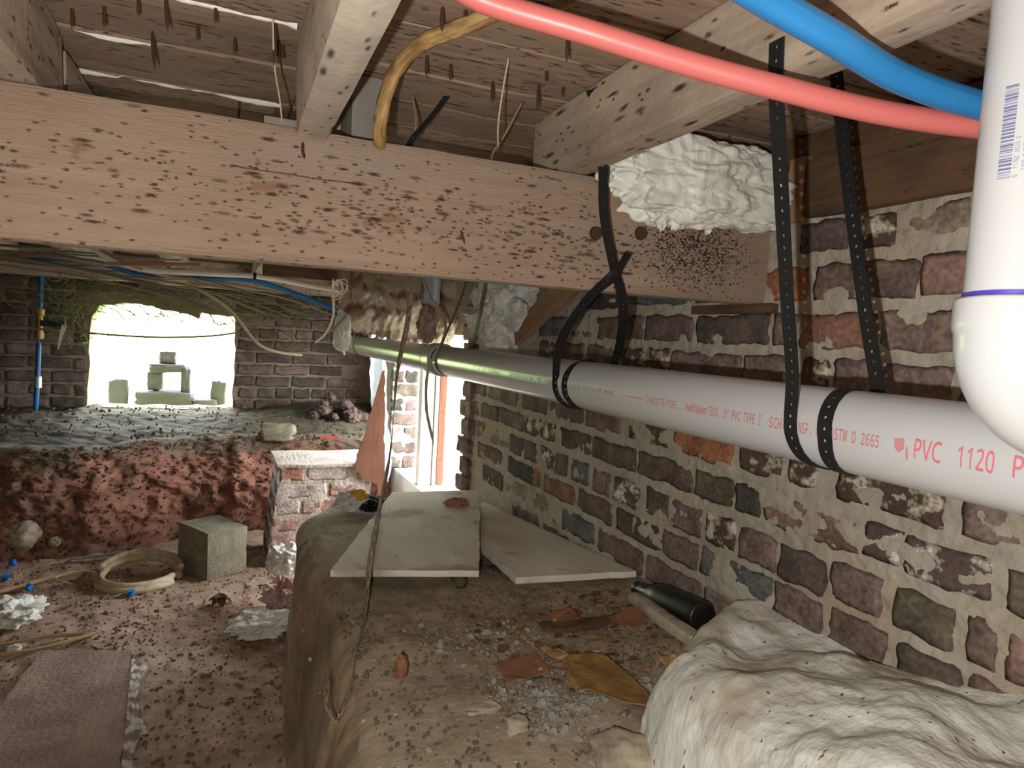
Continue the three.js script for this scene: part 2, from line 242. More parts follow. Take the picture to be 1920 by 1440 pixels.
M.matBoard = std({ map: scaled(pixels(512, 512, (u, v) => { const a = fbm(u * 5, v * 5, 23, 5), b = noise(u * 150, v * 150, 2); return mix3([168, 142, 128], [124, 102, 92], 0.45 + a * 1.1 + b * 0.2); }), 0.6), bumpMap: grain, bumpScale: 0.003 });
M.limeDust = std({ map: scaled(pixels(256, 256, (u, v) => { const a = fbm(u * 9, v * 9, 3, 5); return mix3([206, 200, 188], [132, 114, 100], sstep(-0.15, 0.2, a)); }), 0.3), roughness: 1 });
M.clod = std({ color: 0x7d6650, roughness: 1 });
M.leaf = [0x8a5f42, 0x6e4c36, 0xa67a52, 0x5a4234].map((c) => std({ color: c, roughness: 0.9 }));
M.bottle = new THREE.MeshPhysicalMaterial({ color: 0x1c1a14, roughness: 0.4, clearcoat: 0.2, clearcoatRoughness: 0.4 });
M.plasticBlue = std({ color: 0x1a7fe0, roughness: 0.35 });
M.foil = std({ color: 0xdfe6ee, roughness: 0.35, bumpMap: coarse, bumpScale: 0.01 });
M.grass = std({ map: scaled(pixels(256, 256, (u, v) => { const a = fbm(u * 9, v * 9, 3, 5); return mix3([206, 224, 152], [158, 190, 104], 0.45 + a * 1.3); }), 1.5) });
M.gravel = std({ map: scaled(pixels(256, 256, (u, v) => { const a = fbm(u * 9, v * 9, 3, 5); return mix3([206, 204, 198], [168, 164, 156], 0.45 + a * 1.3); }), 1.5) });
M.redPlastic = std({ color: 0xc23a40, roughness: 0.4 });
M.plain = std({ color: 0x75695c });

// ------------------------------------------------------------------ ground
const benchTop = (x, z) => curve1([[-2.5, 0.41], [-2.1, 0.435], [-1.4, 0.458], [-1.0, 0.455], [0.5, 0.45]], z) + 0.03 * sstep(0.62, 0.88, x) * sstep(-0.6, -1.0, z) * sstep(-1.5, -1.2, z) - 0.075 * sstep(0.45, 0.7, x) * sstep(-1.25, -1.9, z) + 0.022 * fbm(x * 5, z * 5, 3, 4);
const edgeX = (z) => curve1([[-2.5, 0.42], [-2.3, 0.33], [-2.1, 0.225], [-1.8, 0.185], [-1.35, 0.215], [-1.05, 0.185], [-0.8, 0.15], [0, 0.06], [1.5, -0.1]], z) + 0.02 * noise(z * 5, 8) + 0.008 * noise(z * 17, 3);
const baseX = (z) => curve1([[-2.5, 0.28], [-2.1, 0.17], [-1.5, 0.13], [-0.8, 0.06], [0, -0.05], [1.5, -0.2]], z) + 0.03 * noise(z * 4, 18);
const floorY = (x, z) => 0.024 * fbm(x * 3, z * 3, 5, 4) + 0.018 * fbm(x * 16, z * 16, 9, 4);

const floor = structure('floor', 'trodden reddish dirt floor of the crawl space');
mesh('ground', sheet(230, 250, (u, v) => { const x = lerp(-3.1, 1.1, u), z = lerp(1.75, -3.7, v); return [x, floorY(x, z), z, x, z]; }), M.floor, floor);

const bench = structure('earth_bench', 'raised earth bench with a cut face along the brick wall');
{ const rows = [], nz = 300;
  const prof = (s, z) => { // s 0..1: cut face then top
    const xe = edgeX(z), xb = baseX(z), cap = sstep(-2.5, -2.25, z);
    if (s < 0.42) { const t = s / 0.42, yt = (benchTop(xe, z) - 0.07) * lerp(0.2, 1, cap); return [lerp(xb, xe - 0.012, Math.pow(t, 0.75)) + 0.02 * Math.sin(t * 3.1) * noise(z * 3, 4), lerp(-0.06, yt, t)]; }
    if (s < 0.52) { const t = (s - 0.42) / 0.1, a = t * Math.PI / 2, yt = benchTop(xe, z); return [xe - 0.012 + 0.07 * (1 - Math.cos(a)), (yt - 0.07 * (1 - Math.sin(a))) * lerp(0.2, 1, cap)]; }
    const t = (s - 0.52) / 0.48, x = lerp(xe + 0.058, 0.9, t); return [x, benchTop(x, z) * lerp(0.2, 1, cap)];
  };
  const build = (s0, s1, n) => sheet(n, nz, (u, v) => { const s = lerp(s0, s1, u), z = lerp(1.4, -2.5, v), p = prof(s, z), k = s < 0.5 ? 1 : 0.5;
    const d = 0.008 * k * fbm(p[0] * 9, p[1] * 5 + 3, z * 6, 5) * 2; return [p[0] + (s < 0.52 ? d : 0), p[1] + (s > 0.42 ? d * 0.6 : 0), z, s < 0.5 ? z * 1 : p[0], s < 0.5 ? p[1] : z]; });
  // one surface, its steep side and its top as two parts that share their normals
  const whole = build(0, 1, 150), pos = whole.attributes.position, ix = whole.index.array, face = [], top = [];
  for (let k = 0; k < ix.length; k += 3) { const col = ((ix[k] % 151) + (ix[k + 1] % 151) + (ix[k + 2] % 151)) / 3; (col < 72 ? face : top).push(ix[k], ix[k + 1], ix[k + 2]); }
  const part = (idx, uvOf) => { const g = new THREE.BufferGeometry(), uv = new Float32Array(pos.count * 2); for (let i = 0; i < pos.count; i++) { const q = uvOf(pos.getX(i), pos.getY(i), pos.getZ(i)); uv[2 * i] = q[0]; uv[2 * i + 1] = q[1]; } g.setAttribute('position', pos.clone()); g.setAttribute('normal', whole.attributes.normal.clone()); g.setAttribute('uv', new THREE.BufferAttribute(uv, 2)); g.setIndex(idx); return g; };
  mesh('cut_face', part(face, (x, y, z) => [z, y]), M.cliff, bench);
  mesh('bench_top', part(top, (x, y, z) => [x, z]), M.bench, bench);
}
const bankBase = (x) => curve1([[-3, -3.1], [-0.8, -3.19], [-0.5, -3.22], [-0.17, -3.42], [0.13, -3.45], [0.9, -3.45]], x), bankLip = (x) => bankBase(x) - 0.22 + 0.05 * noise(x * 3, 2);
const bank = structure('dirt_bank', 'rough red clay bank below the window');
{ const shelfY = (x, z) => 0.43 + 0.055 * sstep(-3.6, -4.45, z) + 0.03 * fbm(x * 4, z * 4, 6, 4) + 0.05 * sstep(0.1, 0.5, x) * sstep(-3.9, -4.4, z);
  const facePoint = (x, t) => { const zb = bankBase(x), zl = bankLip(x), yl = shelfY(x, zl);
    const w = Math.sin(Math.min(1, t * 1.05) * Math.PI) * 0.7 + 0.3, n = fbm(x * 5, t * 2.5, 2, 5), r = Math.abs(fbm(x * 9, t * 4.5, 7, 5)), chunk = 0.09 * n + 0.11 * (0.3 - r) * w + 0.02 * Math.sign(noise(x * 22, t * 14, 5)) * Math.max(0, Math.abs(noise(x * 22, t * 14, 5)) - 0.12);
    const round = sstep(0.86, 1, t); return [x, lerp(-0.05, yl, Math.sin(t * Math.PI / 2 * 0.98)), lerp(zb, zl, Math.pow(t, 1.8)) + chunk * w - round * 0.02, x, t * 0.55]; };
  mesh('bank_face', sheet(300, 120, (u, v) => facePoint(lerp(-3, 0.92, u), v)), M.bank, bank);
  seed(61); const clod = lump(1, 0.8, 1, { detail: 2, seed: 4, amp: 0.35 }), n = 3200, im = new THREE.InstancedMesh(clod, M.bank, n), o = new THREE.Object3D();
  for (let i = 0; i < n; i++) { const p = facePoint(rnd(-1.3, 0.5), Math.pow(rnd(0.02, 0.93), 1.1)), s = 0.003 + 0.017 * rnd() * rnd() * rnd(); o.position.set(p[0], p[1], p[2] - s * 0.2); o.rotation.set(rnd(0, 6), rnd(0, 6), rnd(0, 6)); o.scale.set(s, s * rnd(0.6, 1), s * rnd(0.7, 1.2)); o.updateMatrix(); im.setMatrixAt(i, o.matrix); }
  im.name = 'bank_clods'; im.castShadow = im.receiveShadow = true; im.userData = { kind: 'stuff', label: 'crumbly clods sticking out of the clay bank' }; bank.add(im);
  mesh('bank_shelf', sheet(200, 70, (u, v) => { const x = lerp(-3, 0.92, u), zl = bankLip(x) + 0.02, z = lerp(zl, -4.52, v); return [x, shelfY(x, z) - 0.012 + 0.02 * fbm(x * 16, z * 16, 3, 3), z, x, z]; }), M.shelf, bank);
}

// ------------------------------------------------------------------ brick walls
// one brick: front face bulged and worn, its sides run back into the mortar. Local axes: width along x, height along y, front towards +z
function brickGeo(w, h, depth, sd, wear = 1) {
  const nu = Math.max(6, Math.round(w / 0.009)), nv = Math.max(5, Math.round(h / 0.009)), pos = [], uv = [], idx = [], ou = noise(sd * 3.1, 2) * 4, ov = noise(sd * 1.7, 9) * 4;
  const N = nu + 2, K = nv + 2;
  for (let j = 0; j <= K; j++) for (let i = 0; i <= N; i++) {
    const ii = Math.min(nu, Math.max(0, i - 1)), jj = Math.min(nv, Math.max(0, j - 1)), skirt = i === 0 || i === N || j === 0 || j === K;
    let x = (ii / nu - 0.5) * w, y = (jj / nv - 0.5) * h; const e = Math.min(ii / nu * w, (1 - ii / nu) * w, jj / nv * h, (1 - jj / nv) * h);
    const cx = Math.abs(x) / (w / 2), cy = Math.abs(y) / (h / 2), corner = Math.max(0, cx + cy - 1.9) * 0.012;
    x += wear * (0.004 * noise(x * 60 + sd, y * 60, 3) + 0.006 * noise(sd, y * 28, 3)) - Math.sign(x) * corner; y += wear * (0.004 * noise(x * 60, y * 60 + sd, 8) + 0.006 * noise(x * 22, sd, 9)) - Math.sign(y) * corner;
    const z = skirt ? -depth : wear * (0.0022 * fbm(x * 22 + sd, y * 22, sd, 4) * 2 - 0.0014 * Math.exp(-e / 0.004) - 0.009 * Math.max(0, fbm(x * 14, y * 16 + sd, 4, 4)));
    pos.push(x, y, z); uv.push(x + ou, y + ov);
  }
  for (let j = 0; j < K; j++) for (let i = 0; i < N; i++) { const a = j * (N + 1) + i, b = a + 1, c = a + N + 1, d = c + 1; idx.push(a, b, c, b, d, c); }
  const g = new THREE.BufferGeometry(); g.setAttribute('position', new THREE.Float32BufferAttribute(pos, 3)); g.setAttribute('uv', new THREE.Float32BufferAttribute(uv, 2)); g.setIndex(idx); g.computeVertexNormals(); return g;
}
const WALL_BRICKS = [
  [1.16, 1.207, [[-0.863, -0.765, 'd'], [-0.742, -0.685, 'w'], [-0.674, -0.577, 't'], [-0.571, -0.496, 'p']]],
  [1.087, 1.141, [[-1.567, -1.396, 'k'], [-1.386, -1.134, 'b'], [-1.127, -0.941, 'd'], [-0.934, -0.838, 'o'], [-0.823, -0.646, 'p'], [-0.64, -0.569, 'r'], [-0.562, -0.474, 'm']]],
  [1.012, 1.066, [[-1.853, -1.678, 'b'], [-1.666, -1.519, 't'], [-1.502, -1.299, 'p'], [-1.291, -1.122, 'p'], [-1.109, -0.915, 'd'], [-0.905, -0.853, 'm'], [-0.844, -0.703, 'v'], [-0.698, -0.573, 'm'], [-0.565, -0.467, 'p']]],
  [0.94, 0.995, [[-1.843, -1.572, 'p'], [-1.549, -1.392, 'm'], [-1.38, -1.193, 'w'], [-1.185, -0.975, 'm'], [-0.969, -0.873, 'm'], [-0.832, -0.782, 'w'], [-0.77, -0.698, 'm'], [-0.687, -0.587, 'm'], [-0.575, -0.476, 'r']]],
  [0.865, 0.922, [[-2.133, -1.833, 'p'], [-1.811, -1.568, 'd'], [-1.545, -1.314, 'm'], [-1.293, -1.103, 'p'], [-1.086, -0.925, 'd'], [-0.909, -0.765, 'm'], [-0.751, -0.617, 'p'], [-0.606, -0.453, 'm']]],
  [0.785, 0.845, [[-2.451, -2.282, 'm'], [-2.26, -2.146, 't'], [-2.131, -1.988, 'm'], [-1.95, -1.771, 'p'], [-1.746, -1.549, 'p'], [-1.535, -1.367, 'm'], [-1.332, -1.179, 'w'], [-1.159, -0.983, 'o'], [-0.965, -0.863, 'w'], [-0.846, -0.788, 'w'], [-0.745, -0.578, 'w'], [-0.558, -0.445, 'm']]],
  [0.71, 0.762, [[-2.471, -2.338, 'm'], [-2.315, -2.145, 'p'], [-2.125, -1.927, 'm'], [-1.914, -1.702, 'x'], [-1.675, -1.503, 'd'], [-1.492, -1.296, 'g'], [-1.283, -1.088, 'p'], [-1.08, -0.972, 'g'], [-0.966, -0.903, 'k'], [-0.891, -0.702, 'r'], [-0.695, -0.634, 'x'], [-0.629, -0.515, 'x'], [-0.495, -0.433, 'g']]],
  [0.63, 0.688, [[-2.478, -2.373, 'm'], [-2.355, -2.259, 'm'], [-2.243, -2.134, 't'], [-2.119, -2.047, 't'], [-2.029, -1.924, 'p'], [-1.912, -1.821, 'p'], [-1.798, -1.709, 'x'], [-1.695, -1.623, 'p'], [-1.601, -1.504, 'b'], [-1.477, -1.396, 'm'], [-1.381, -1.274, 'x'], [-1.244, -1.161, 'g'], [-1.154, -1.055, 'm'], [-1.042, -0.958, 'w'], [-0.948, -0.857, 'm'], [-0.85, -0.755, 'd'], [-0.745, -0.658, 'm'], [-0.637, -0.552, 'g'], [-0.537, -0.501, 'p'], [-0.489, -0.425, 'r']]],
  [0.562, 0.615, [[-2.327, -2.099, 'p'], [-2.033, -1.838, 'k'], [-1.83, -1.785, 'o'], [-1.763, -1.58, 'v'], [-1.547, -1.375, 'p'], [-1.361, -1.18, 'd'], [-1.17, -1.058, 'm'], [-1.05, -0.863, 'b'], [-0.855, -0.754, 'm'], [-0.741, -0.642, 'p'], [-0.626, -0.537, 'd'], [-0.527, -0.424, 'r']]],
  [0.488, 0.545, [[-2.265, -2.07, 'd'], [-2.051, -1.884, 't'], [-1.828, -1.653, 't'], [-1.633, -1.459, 'b'], [-1.438, -1.244, 'p'], [-1.225, -1.039, 'm'], [-1.029, -0.959, 'm'], [-0.949, -0.835, 'd'], [-0.823, -0.688, 'p']]],
  [0.415, 0.472, [[-1.976, -1.773, 'p'], [-1.751, -1.571, 'd'], [-1.552, -1.423, 'm'], [-1.403, -1.322, 'd'], [-1.31, -1.21, 'x'], [-1.198, -1.048, 'p'], [-1.032, -0.902, 'd']]],
];

const WX = 0.86;
const wallRight = structure('wall_right', 'old brick wall with smeared lime mortar');
{ seed(5);
  const ymin = 0.38, ymax = 1.3, zmin = -2.47, zmax = -0.28;
  mesh('mortar', sheet(640, 240, (u, v) => { const z = lerp(zmin, zmax, u), y = lerp(ymin, ymax, v), n = fbm(z * 7, y * 9, 2, 5), f = fbm(z * 48, y * 48, 5, 3), tuck = 0.004 * noise(z * 3, y * 40, 7);
    return [WX + 0.0026 - 0.0088 * n - 0.0036 * f + tuck, y, z, z, y]; }), M.mortar, wallRight);
  mesh('near_mortar', sheet(60, 60, (u, v) => { const z = lerp(zmax, 1.7, u), y = lerp(ymin, ymax, v); return [WX + 0.0026 - 0.0088 * fbm(z * 7, y * 9, 2, 5), y, z, z, y]; }), M.mortar, wallRight);
  mesh('wall_core', new THREE.BoxGeometry(0.17, 1.7, 4.2).translate(WX + 0.115, 0.55, (-2.46 + 1.74) / 2), M.plain, wallRight);
  let k = 0;
  for (const [y0, y1, row] of WALL_BRICKS) for (const [z0, z1, code] of row) {
    const w = Math.abs(z1 - z0), h = y1 - y0, g = brickGeo(w, h, 0.03, ++k, 1);
    const b = mesh('brick', g, M.brick[code], wallRight); b.position.set(WX + 0.0005 - rnd(0, 0.0035) + (code === 't' ? 0.003 : 0), (y0 + y1) / 2 + rnd(-0.002, 0.002), (z0 + z1) / 2); b.rotation.set(0, -Math.PI / 2, rnd(-0.012, 0.012));
  }
  // courses nearer the camera than the frame, beyond its right edge
  for (let c = 0; c < 11; c++) { const y = 0.44 + c * 0.0725; for (let q = 0; q < 3; q++) { const b = mesh('brick', brickGeo(0.19, 0.054, 0.03, ++k, 1), M.brick['pdmgr'[(c * 3 + q) % 5]], wallRight); b.position.set(WX - 0.003, y, -0.33 + q * 0.205 + (c % 2) * 0.08); b.rotation.y = -Math.PI / 2; } }
}
// back wall with the window hole
const BZ = -4.45, wx0 = -0.722, wx1 = 0.045, wy0 = 0.478, wy1 = 1.072;
const wallBack = structure('wall_back', 'brick wall around the window hole');
{ seed(9); let k = 500;
  const hole = (x, y) => x > wx0 && x < wx1 && y > wy0 && y < wy1;
  const sh = new THREE.Shape([[-3.1, -0.2], [1.06, -0.2], [1.06, 1.5], [-3.1, 1.5]].map((p) => new THREE.Vector2(...p)));
  sh.holes.push(new THREE.Path(ragged([[wx0, wy0], [wx1, wy0], [wx1, wy1 - 0.03], [wx1 - 0.19, wy1 - 0.02], [wx1 - 0.2, wy1 - 0.06], [wx1 - 0.3, wy1 - 0.03], [wx0 + 0.22, wy1 + 0.01], [wx0 + 0.06, wy1 - 0.01], [wx0 + 0.02, wy1 - 0.08]], 0.008, 0.05, 3).map((p) => new THREE.Vector2(...p))));
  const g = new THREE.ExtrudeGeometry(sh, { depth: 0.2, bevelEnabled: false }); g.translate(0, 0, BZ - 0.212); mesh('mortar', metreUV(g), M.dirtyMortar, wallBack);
  const variants = [0, 1, 2, 3].map((i) => brickGeo(0.2, 0.058, 0.03, 600 + i, 1.1)), halves = [0, 1].map((i) => brickGeo(0.095, 0.058, 0.03, 620 + i, 1.1));
  for (let c = 0; c < 13; c++) { const y = 0.4 + c * 0.0735 + 0.03; let x = -1.42 + (c % 2) * 0.106;
    while (x < 0.84) { const head = c % 5 === 2, w = head ? 0.095 : 0.2, xc = x + w / 2;
      const a = x, b = x + w, ov = (y > wy0 - 0.03 && y < wy1 + 0.02) ? Math.min(b, wx1) - Math.max(a, wx0) : -1;
      if (ov < 0.015 && b < 0.9) { const m = mesh('brick', (head ? halves : variants)[Math.floor(rnd(0, head ? 2 : 4))], M.farBrick[Math.floor(rnd(0, 4))], wallBack); m.position.set(xc, y + rnd(-0.003, 0.003), BZ - rnd(0.002, 0.008)); m.rotation.z = rnd(-0.015, 0.015); }
      else if (ov >= 0.015 && ov < w - 0.05) { const l = a < wx0, w2 = l ? wx0 - a - 0.004 : b - wx1 - 0.004; if (w2 > 0.03) { const m = mesh('brick', brickGeo(w2, 0.058, 0.03, ++k, 1.1), M.farBrick[k % 4], wallBack); m.position.set(l ? a + w2 / 2 : b - w2 / 2, y, BZ - 0.003); } }
      x += w + 0.012; } }
}
const wallLeft = structure('wall_left'); mesh('wall_core', new THREE.BoxGeometry(0.2, 1.7, 6.5).translate(-3.1, 0.55, -1.4), M.plain, wallLeft);
const wallFront = structure('wall_front', 'wall behind the camera');
{ const sh = new THREE.Shape([[-3.2, -0.3], [1.06, -0.3], [1.06, 1.5], [-3.2, 1.5]].map((p) => new THREE.Vector2(...p)));
  mesh('wall_core', metreUV(new THREE.ExtrudeGeometry(sh, { depth: 0.2, bevelEnabled: false }).translate(0, 0, 1.7)), M.mortar, wallFront); }

// ------------------------------------------------------------------ ceiling: floorboards seen from below, with nails
const CY = 1.355;
const ceiling = structure('ceiling', 'underside of old floorboards pierced by nails');
mesh('upper_floor', new THREE.BoxGeometry(4.6, 0.05, 6.6).translate(-1.0, CY + 0.055, -1.38), M.plank[0], ceiling);
{ seed(15);
  const lay = (x0, x1, joints) => { for (let i = 1; i < joints.length; i++) { const a = joints[i - 1], b = joints[i]; mesh('plank', timber(x0, x1, CY, CY + 0.026, b + 0.002, a - 0.002, 0.003, 0.004), M.plank[i % 3], ceiling).position.y = rnd(0, 0.004); } };
  const down = (a, b, s) => { const o = []; for (let z = a; z > b; z -= s + rnd(-0.012, 0.012)) o.push(z); return o; };
  lay(-3.2, 0.09, [...down(1.7, -0.5, 0.15), -0.55, -0.715, -0.872, -1.03, -1.19, ...down(-1.35, -4.6, 0.15)]);
  lay(0.09, 1.1, [...down(1.7, -0.5, 0.13), -0.56, -0.69, -0.81, -0.945, -1.075, ...down(-1.2, -4.6, 0.14)]);
  const ridge = (x0, x1, z, w) => { const g = sheet(60, 6, (u, v) => { const x = lerp(x0, x1, u), k = Math.max(0, 0.45 + fbm(x * 12, z * 3, 4, 4) * 1.8), a = (v - 0.5) * 2, ww = w * Math.min(1, k); return [x, CY - 0.0005 - 0.007 * Math.min(1, k) * (1 - a * a) + 0.004 * (k < 0.05 ? 1 : 0), z + a * ww + 0.004 * noise(x * 20), x, v * 0.02]; }); mesh('plaster_ridge', g, M.plasterWhite, ceiling); };
  ridge(-0.32, 0.07, -1.19, 0.011); ridge(-0.08, 0.068, -0.872, 0.012); ridge(-0.27, -0.1, -1.03, 0.005);
  const nail = (x, z, l, tx = 0, tz = 0, r = 0.0022) => mesh('nail', tube([[x, CY + 0.01, z], [x + tx * 0.5, CY - l * 0.5, z + tz * 0.5], [x + tx, CY - l, z + tz]], r, { n: 4, k: 6, rough: 0.3 }), M.rust, ceiling);
  for (const [x, z, l, tx] of [[-0.095, -0.99, 0.045, 0.004], [-0.177, -0.973, 0.02, 0], [-0.14, -0.945, 0.022, 0], [-0.1, -0.9, 0.018, 0], [-0.072, -0.885, 0.034, 0.003], [-0.041, -0.943, 0.016, 0], [0.001, -0.958, 0.018, 0], [0.044, -0.88, 0.05, 0], [0.052, -0.94, 0.022, 0], [0.058, -0.95, 0.016, 0], [-0.02, -0.87, 0.02, 0], [0.23, -0.884, 0.026, 0], [0.265, -0.893, 0.022, 0], [0.386, -0.852, 0.012, 0], [0.335, -0.92, 0.03, 0], [0.397, -0.901, 0.034, 0], [0.43, -0.89, 0.012, 0], [0.21, -0.75, 0.024, 0], [0.235, -0.745, 0.018, 0], [0.12, -0.86, 0.024, 0], [-0.21, -0.98, 0.02, 0], [0.36, -0.74, 0.03, 0], [0.47, -0.7, 0.02, 0]]) nail(x, z, l, tx, 0);
  for (let i = 0; i < 26; i++) nail(rnd(-0.9, 0.8), rnd(-4, -1.1), rnd(0.015, 0.04), rnd(-0.004, 0.004), 0);
}

// ------------------------------------------------------------------ timbers
{ seed(31);
  const g = thing('girder', 'long brown timber girder speckled with black mould, crossing the whole space', 'beam');
  const body = sheet(160, 24, (u, v) => { const x = lerp(-0.55, gx1, u), y = lerp(1.082, 1.2525, v), e = 0.010 * Math.exp(-v * 26) + 0.003 * Math.exp(-(1 - v) * 40); return [x, y + 0.0016 * noise(x * 9, 3) * (v > 0.95 ? 1 : 0.2), -0.93 - e + 0.0016 * fbm(x * 8, y * 20, 3, 3), u, v]; });
  mesh('face', body, M.girderFace, g);
  mesh('body', timber(-0.56, gx1, 1.0815, 1.2515, -1.0, -0.939, 0.0008, 0.012), M.joist, g);
  mesh('body_end', timber(gx0, -0.548, 1.0815, 1.2525, -1.0, -0.931, 0.0012, 0.008), M.joist, g);
  for (const [x, y] of [[0.518, 1.167], [0.599, 1.176]]) mesh('bolt', new THREE.CylinderGeometry(0.0095, 0.011, 0.006, 14).rotateX(Math.PI / 2).translate(x, y, -0.927), M.rust, g);
  mesh('nail', tube([[0.084, 1.236, -0.928], [0.0835, 1.222, -0.922], [0.086, 1.212, -0.92]], 0.0018, { n: 6, k: 6 }), M.rust, g);
  mesh('nail', tube([[0.301, 1.149, -0.928], [0.303, 1.138, -0.924], [0.306, 1.128, -0.923]], 0.0014, { n: 6, k: 6 }), M.rust, g);
  const joist = (x0, x1, y0, z0, z1, m, label, ragg = 0.003, r = 0.006) => solo('floor_joist', timber(x0, x1, y0, CY + 0.003, z0, z1, ragg, r), m, label, 'joist');
  joist(0.069, 0.115, 1.236, -0.926, 1.68, M.joistPale, 'pale worn joist with rounded edges resting on the mouldy girder', 0.004, 0.012);
  joist(0.461, 0.505, 1.2535, -1.06, 1.68, M.joist, 'grey sawn joist with knots that the near black straps are nailed to');
  joist(-0.25, -0.2, 1.2535, -1.06, 1.68, M.joist, 'joist crossing the girder beside the plaster streaked boards');
  solo('joist_board', timber(0.152, 0.2, 1.2525, CY, -1.4, -0.985, 0.002), M.greyBoard, 'smooth grey board end standing behind the girder beside the yellow cable', 'board');
  solo('wood_shim', timber(0.035, 0.088, 1.2525, 1.268, -1.0, -0.945, 0.003, 0.003), M.greyBoard, 'thin weathered wood shim on the girder top under the pale joist', 'shim');
  const plate = thing('sill_plate', 'brown timber sill plate lying along the top of the brick wall', 'beam');
  mesh('plate_body', timber(0.845, 1.05, 1.215, 1.31, -0.845, 1.7, 0.003), M.brownWood, plate);
  mesh('upper_plate', timber(0.86, 1.05, 1.31, CY, -2.4, 1.7, 0.002), M.brownWood, plate);
  solo('wood_block', timber(0.848, 0.9, 1.214, 1.318, -0.885, -0.85, 0.001, 0.003), M.brace, 'small upright wood block between the sill plate and the insulation tuft', 'block');
  solo('wall_plank', timber(0.853, 0.9, 1.205, 1.31, -2.4, -0.9, 0.002), M.brownWood, 'brown plank along the wall top behind the girder', 'plank');
  solo('girder_packer', timber(0.85, 0.9, 1.066, 1.0835, -1.12, -0.9, 0.001, 0.002), M.brownWood, 'flat brown wood packer between the girder end and the brick wall', 'shim');
  { const b = new THREE.Mesh(timber(-0.011, 0.011, -0.29, 0.29, -0.032, 0.032, 0.001, 0.004), M.brace); b.name = 'diagonal_brace'; b.castShadow = b.receiveShadow = true; b.position.set(0.8, 1.065, -1.74); b.rotation.x = 1.19; tag(b, 'light brown diagonal wood brace leaning against the wall above the pipe', 'brace'); }
  // timbers of the far bay
  solo('far_girder', timber(-3, 0.9, 1.19, 1.33, -4.25, -4.16, 0.003), M.joist, 'far girder just in front of the window wall', 'beam');
  solo('far_beam', timber(0.13, 0.86, 1.2, 1.26, -3.05, -2.98, 0.003), M.brownWood, 'reddish brown cross beam above the pipe end', 'beam');
  [[-1.05, -0.98], [-0.62, -0.56], [-0.26, -0.2], [0.12, 0.18], [0.55, 0.61]].forEach(([a, b], i) => solo('far_joist', timber(a, b, 1.25, CY - 0.009, -4.44, -1.08, 0.003), M.joist, 'sawn joist running from the mouldy girder to the window wall', 'joist', 'far bay joists'));
  solo('slanted_lath', timber(-0.32, 0.0, 1.213, 1.228, -2.92, -2.9, 0.002, 0.002).rotateZ(0.08), M.brace, 'slim slanted wood lath under the far joists', 'lath');
}

// ------------------------------------------------------------------ white drain pipe with its printing
const PX = 0.62, PY = 0.92, PR = 0.0445;
function revolveZ(profile, k = 48) { const g = new THREE.LatheGeometry(profile.map(([r, z]) => new THREE.Vector2(r, z)), k); g.rotateX(Math.PI / 2); return g; }   // profile z along +z
function printPatch(parent, name, z0, z1, h, draw, label) {
  const w = 2048, hp = 64, c = document.createElement('canvas'); c.width = w; c.height = hp; const x = c.getContext('2d'); x.clearRect(0, 0, w, hp); draw(x, w, hp, (z) => (z - z0) / (z1 - z0) * w);
  const t = new THREE.CanvasTexture(c); t.colorSpace = THREE.SRGBColorSpace; t.magFilter = THREE.LinearFilter;
  const half = h / 2 / PR, g = sheet(40, 8, (u, v) => { const a = lerp(-half, half, v), R = PR + 0.0002; return [PX - R * Math.cos(a), PY + R * Math.sin(a), lerp(z0, z1, u), u, v]; });
  const m = mesh(name, g, new THREE.MeshStandardMaterial({ map: t, transparent: true, roughness: 0.5, side: THREE.DoubleSide }), parent); m.castShadow = false; m.userData.label = label; return m;
}
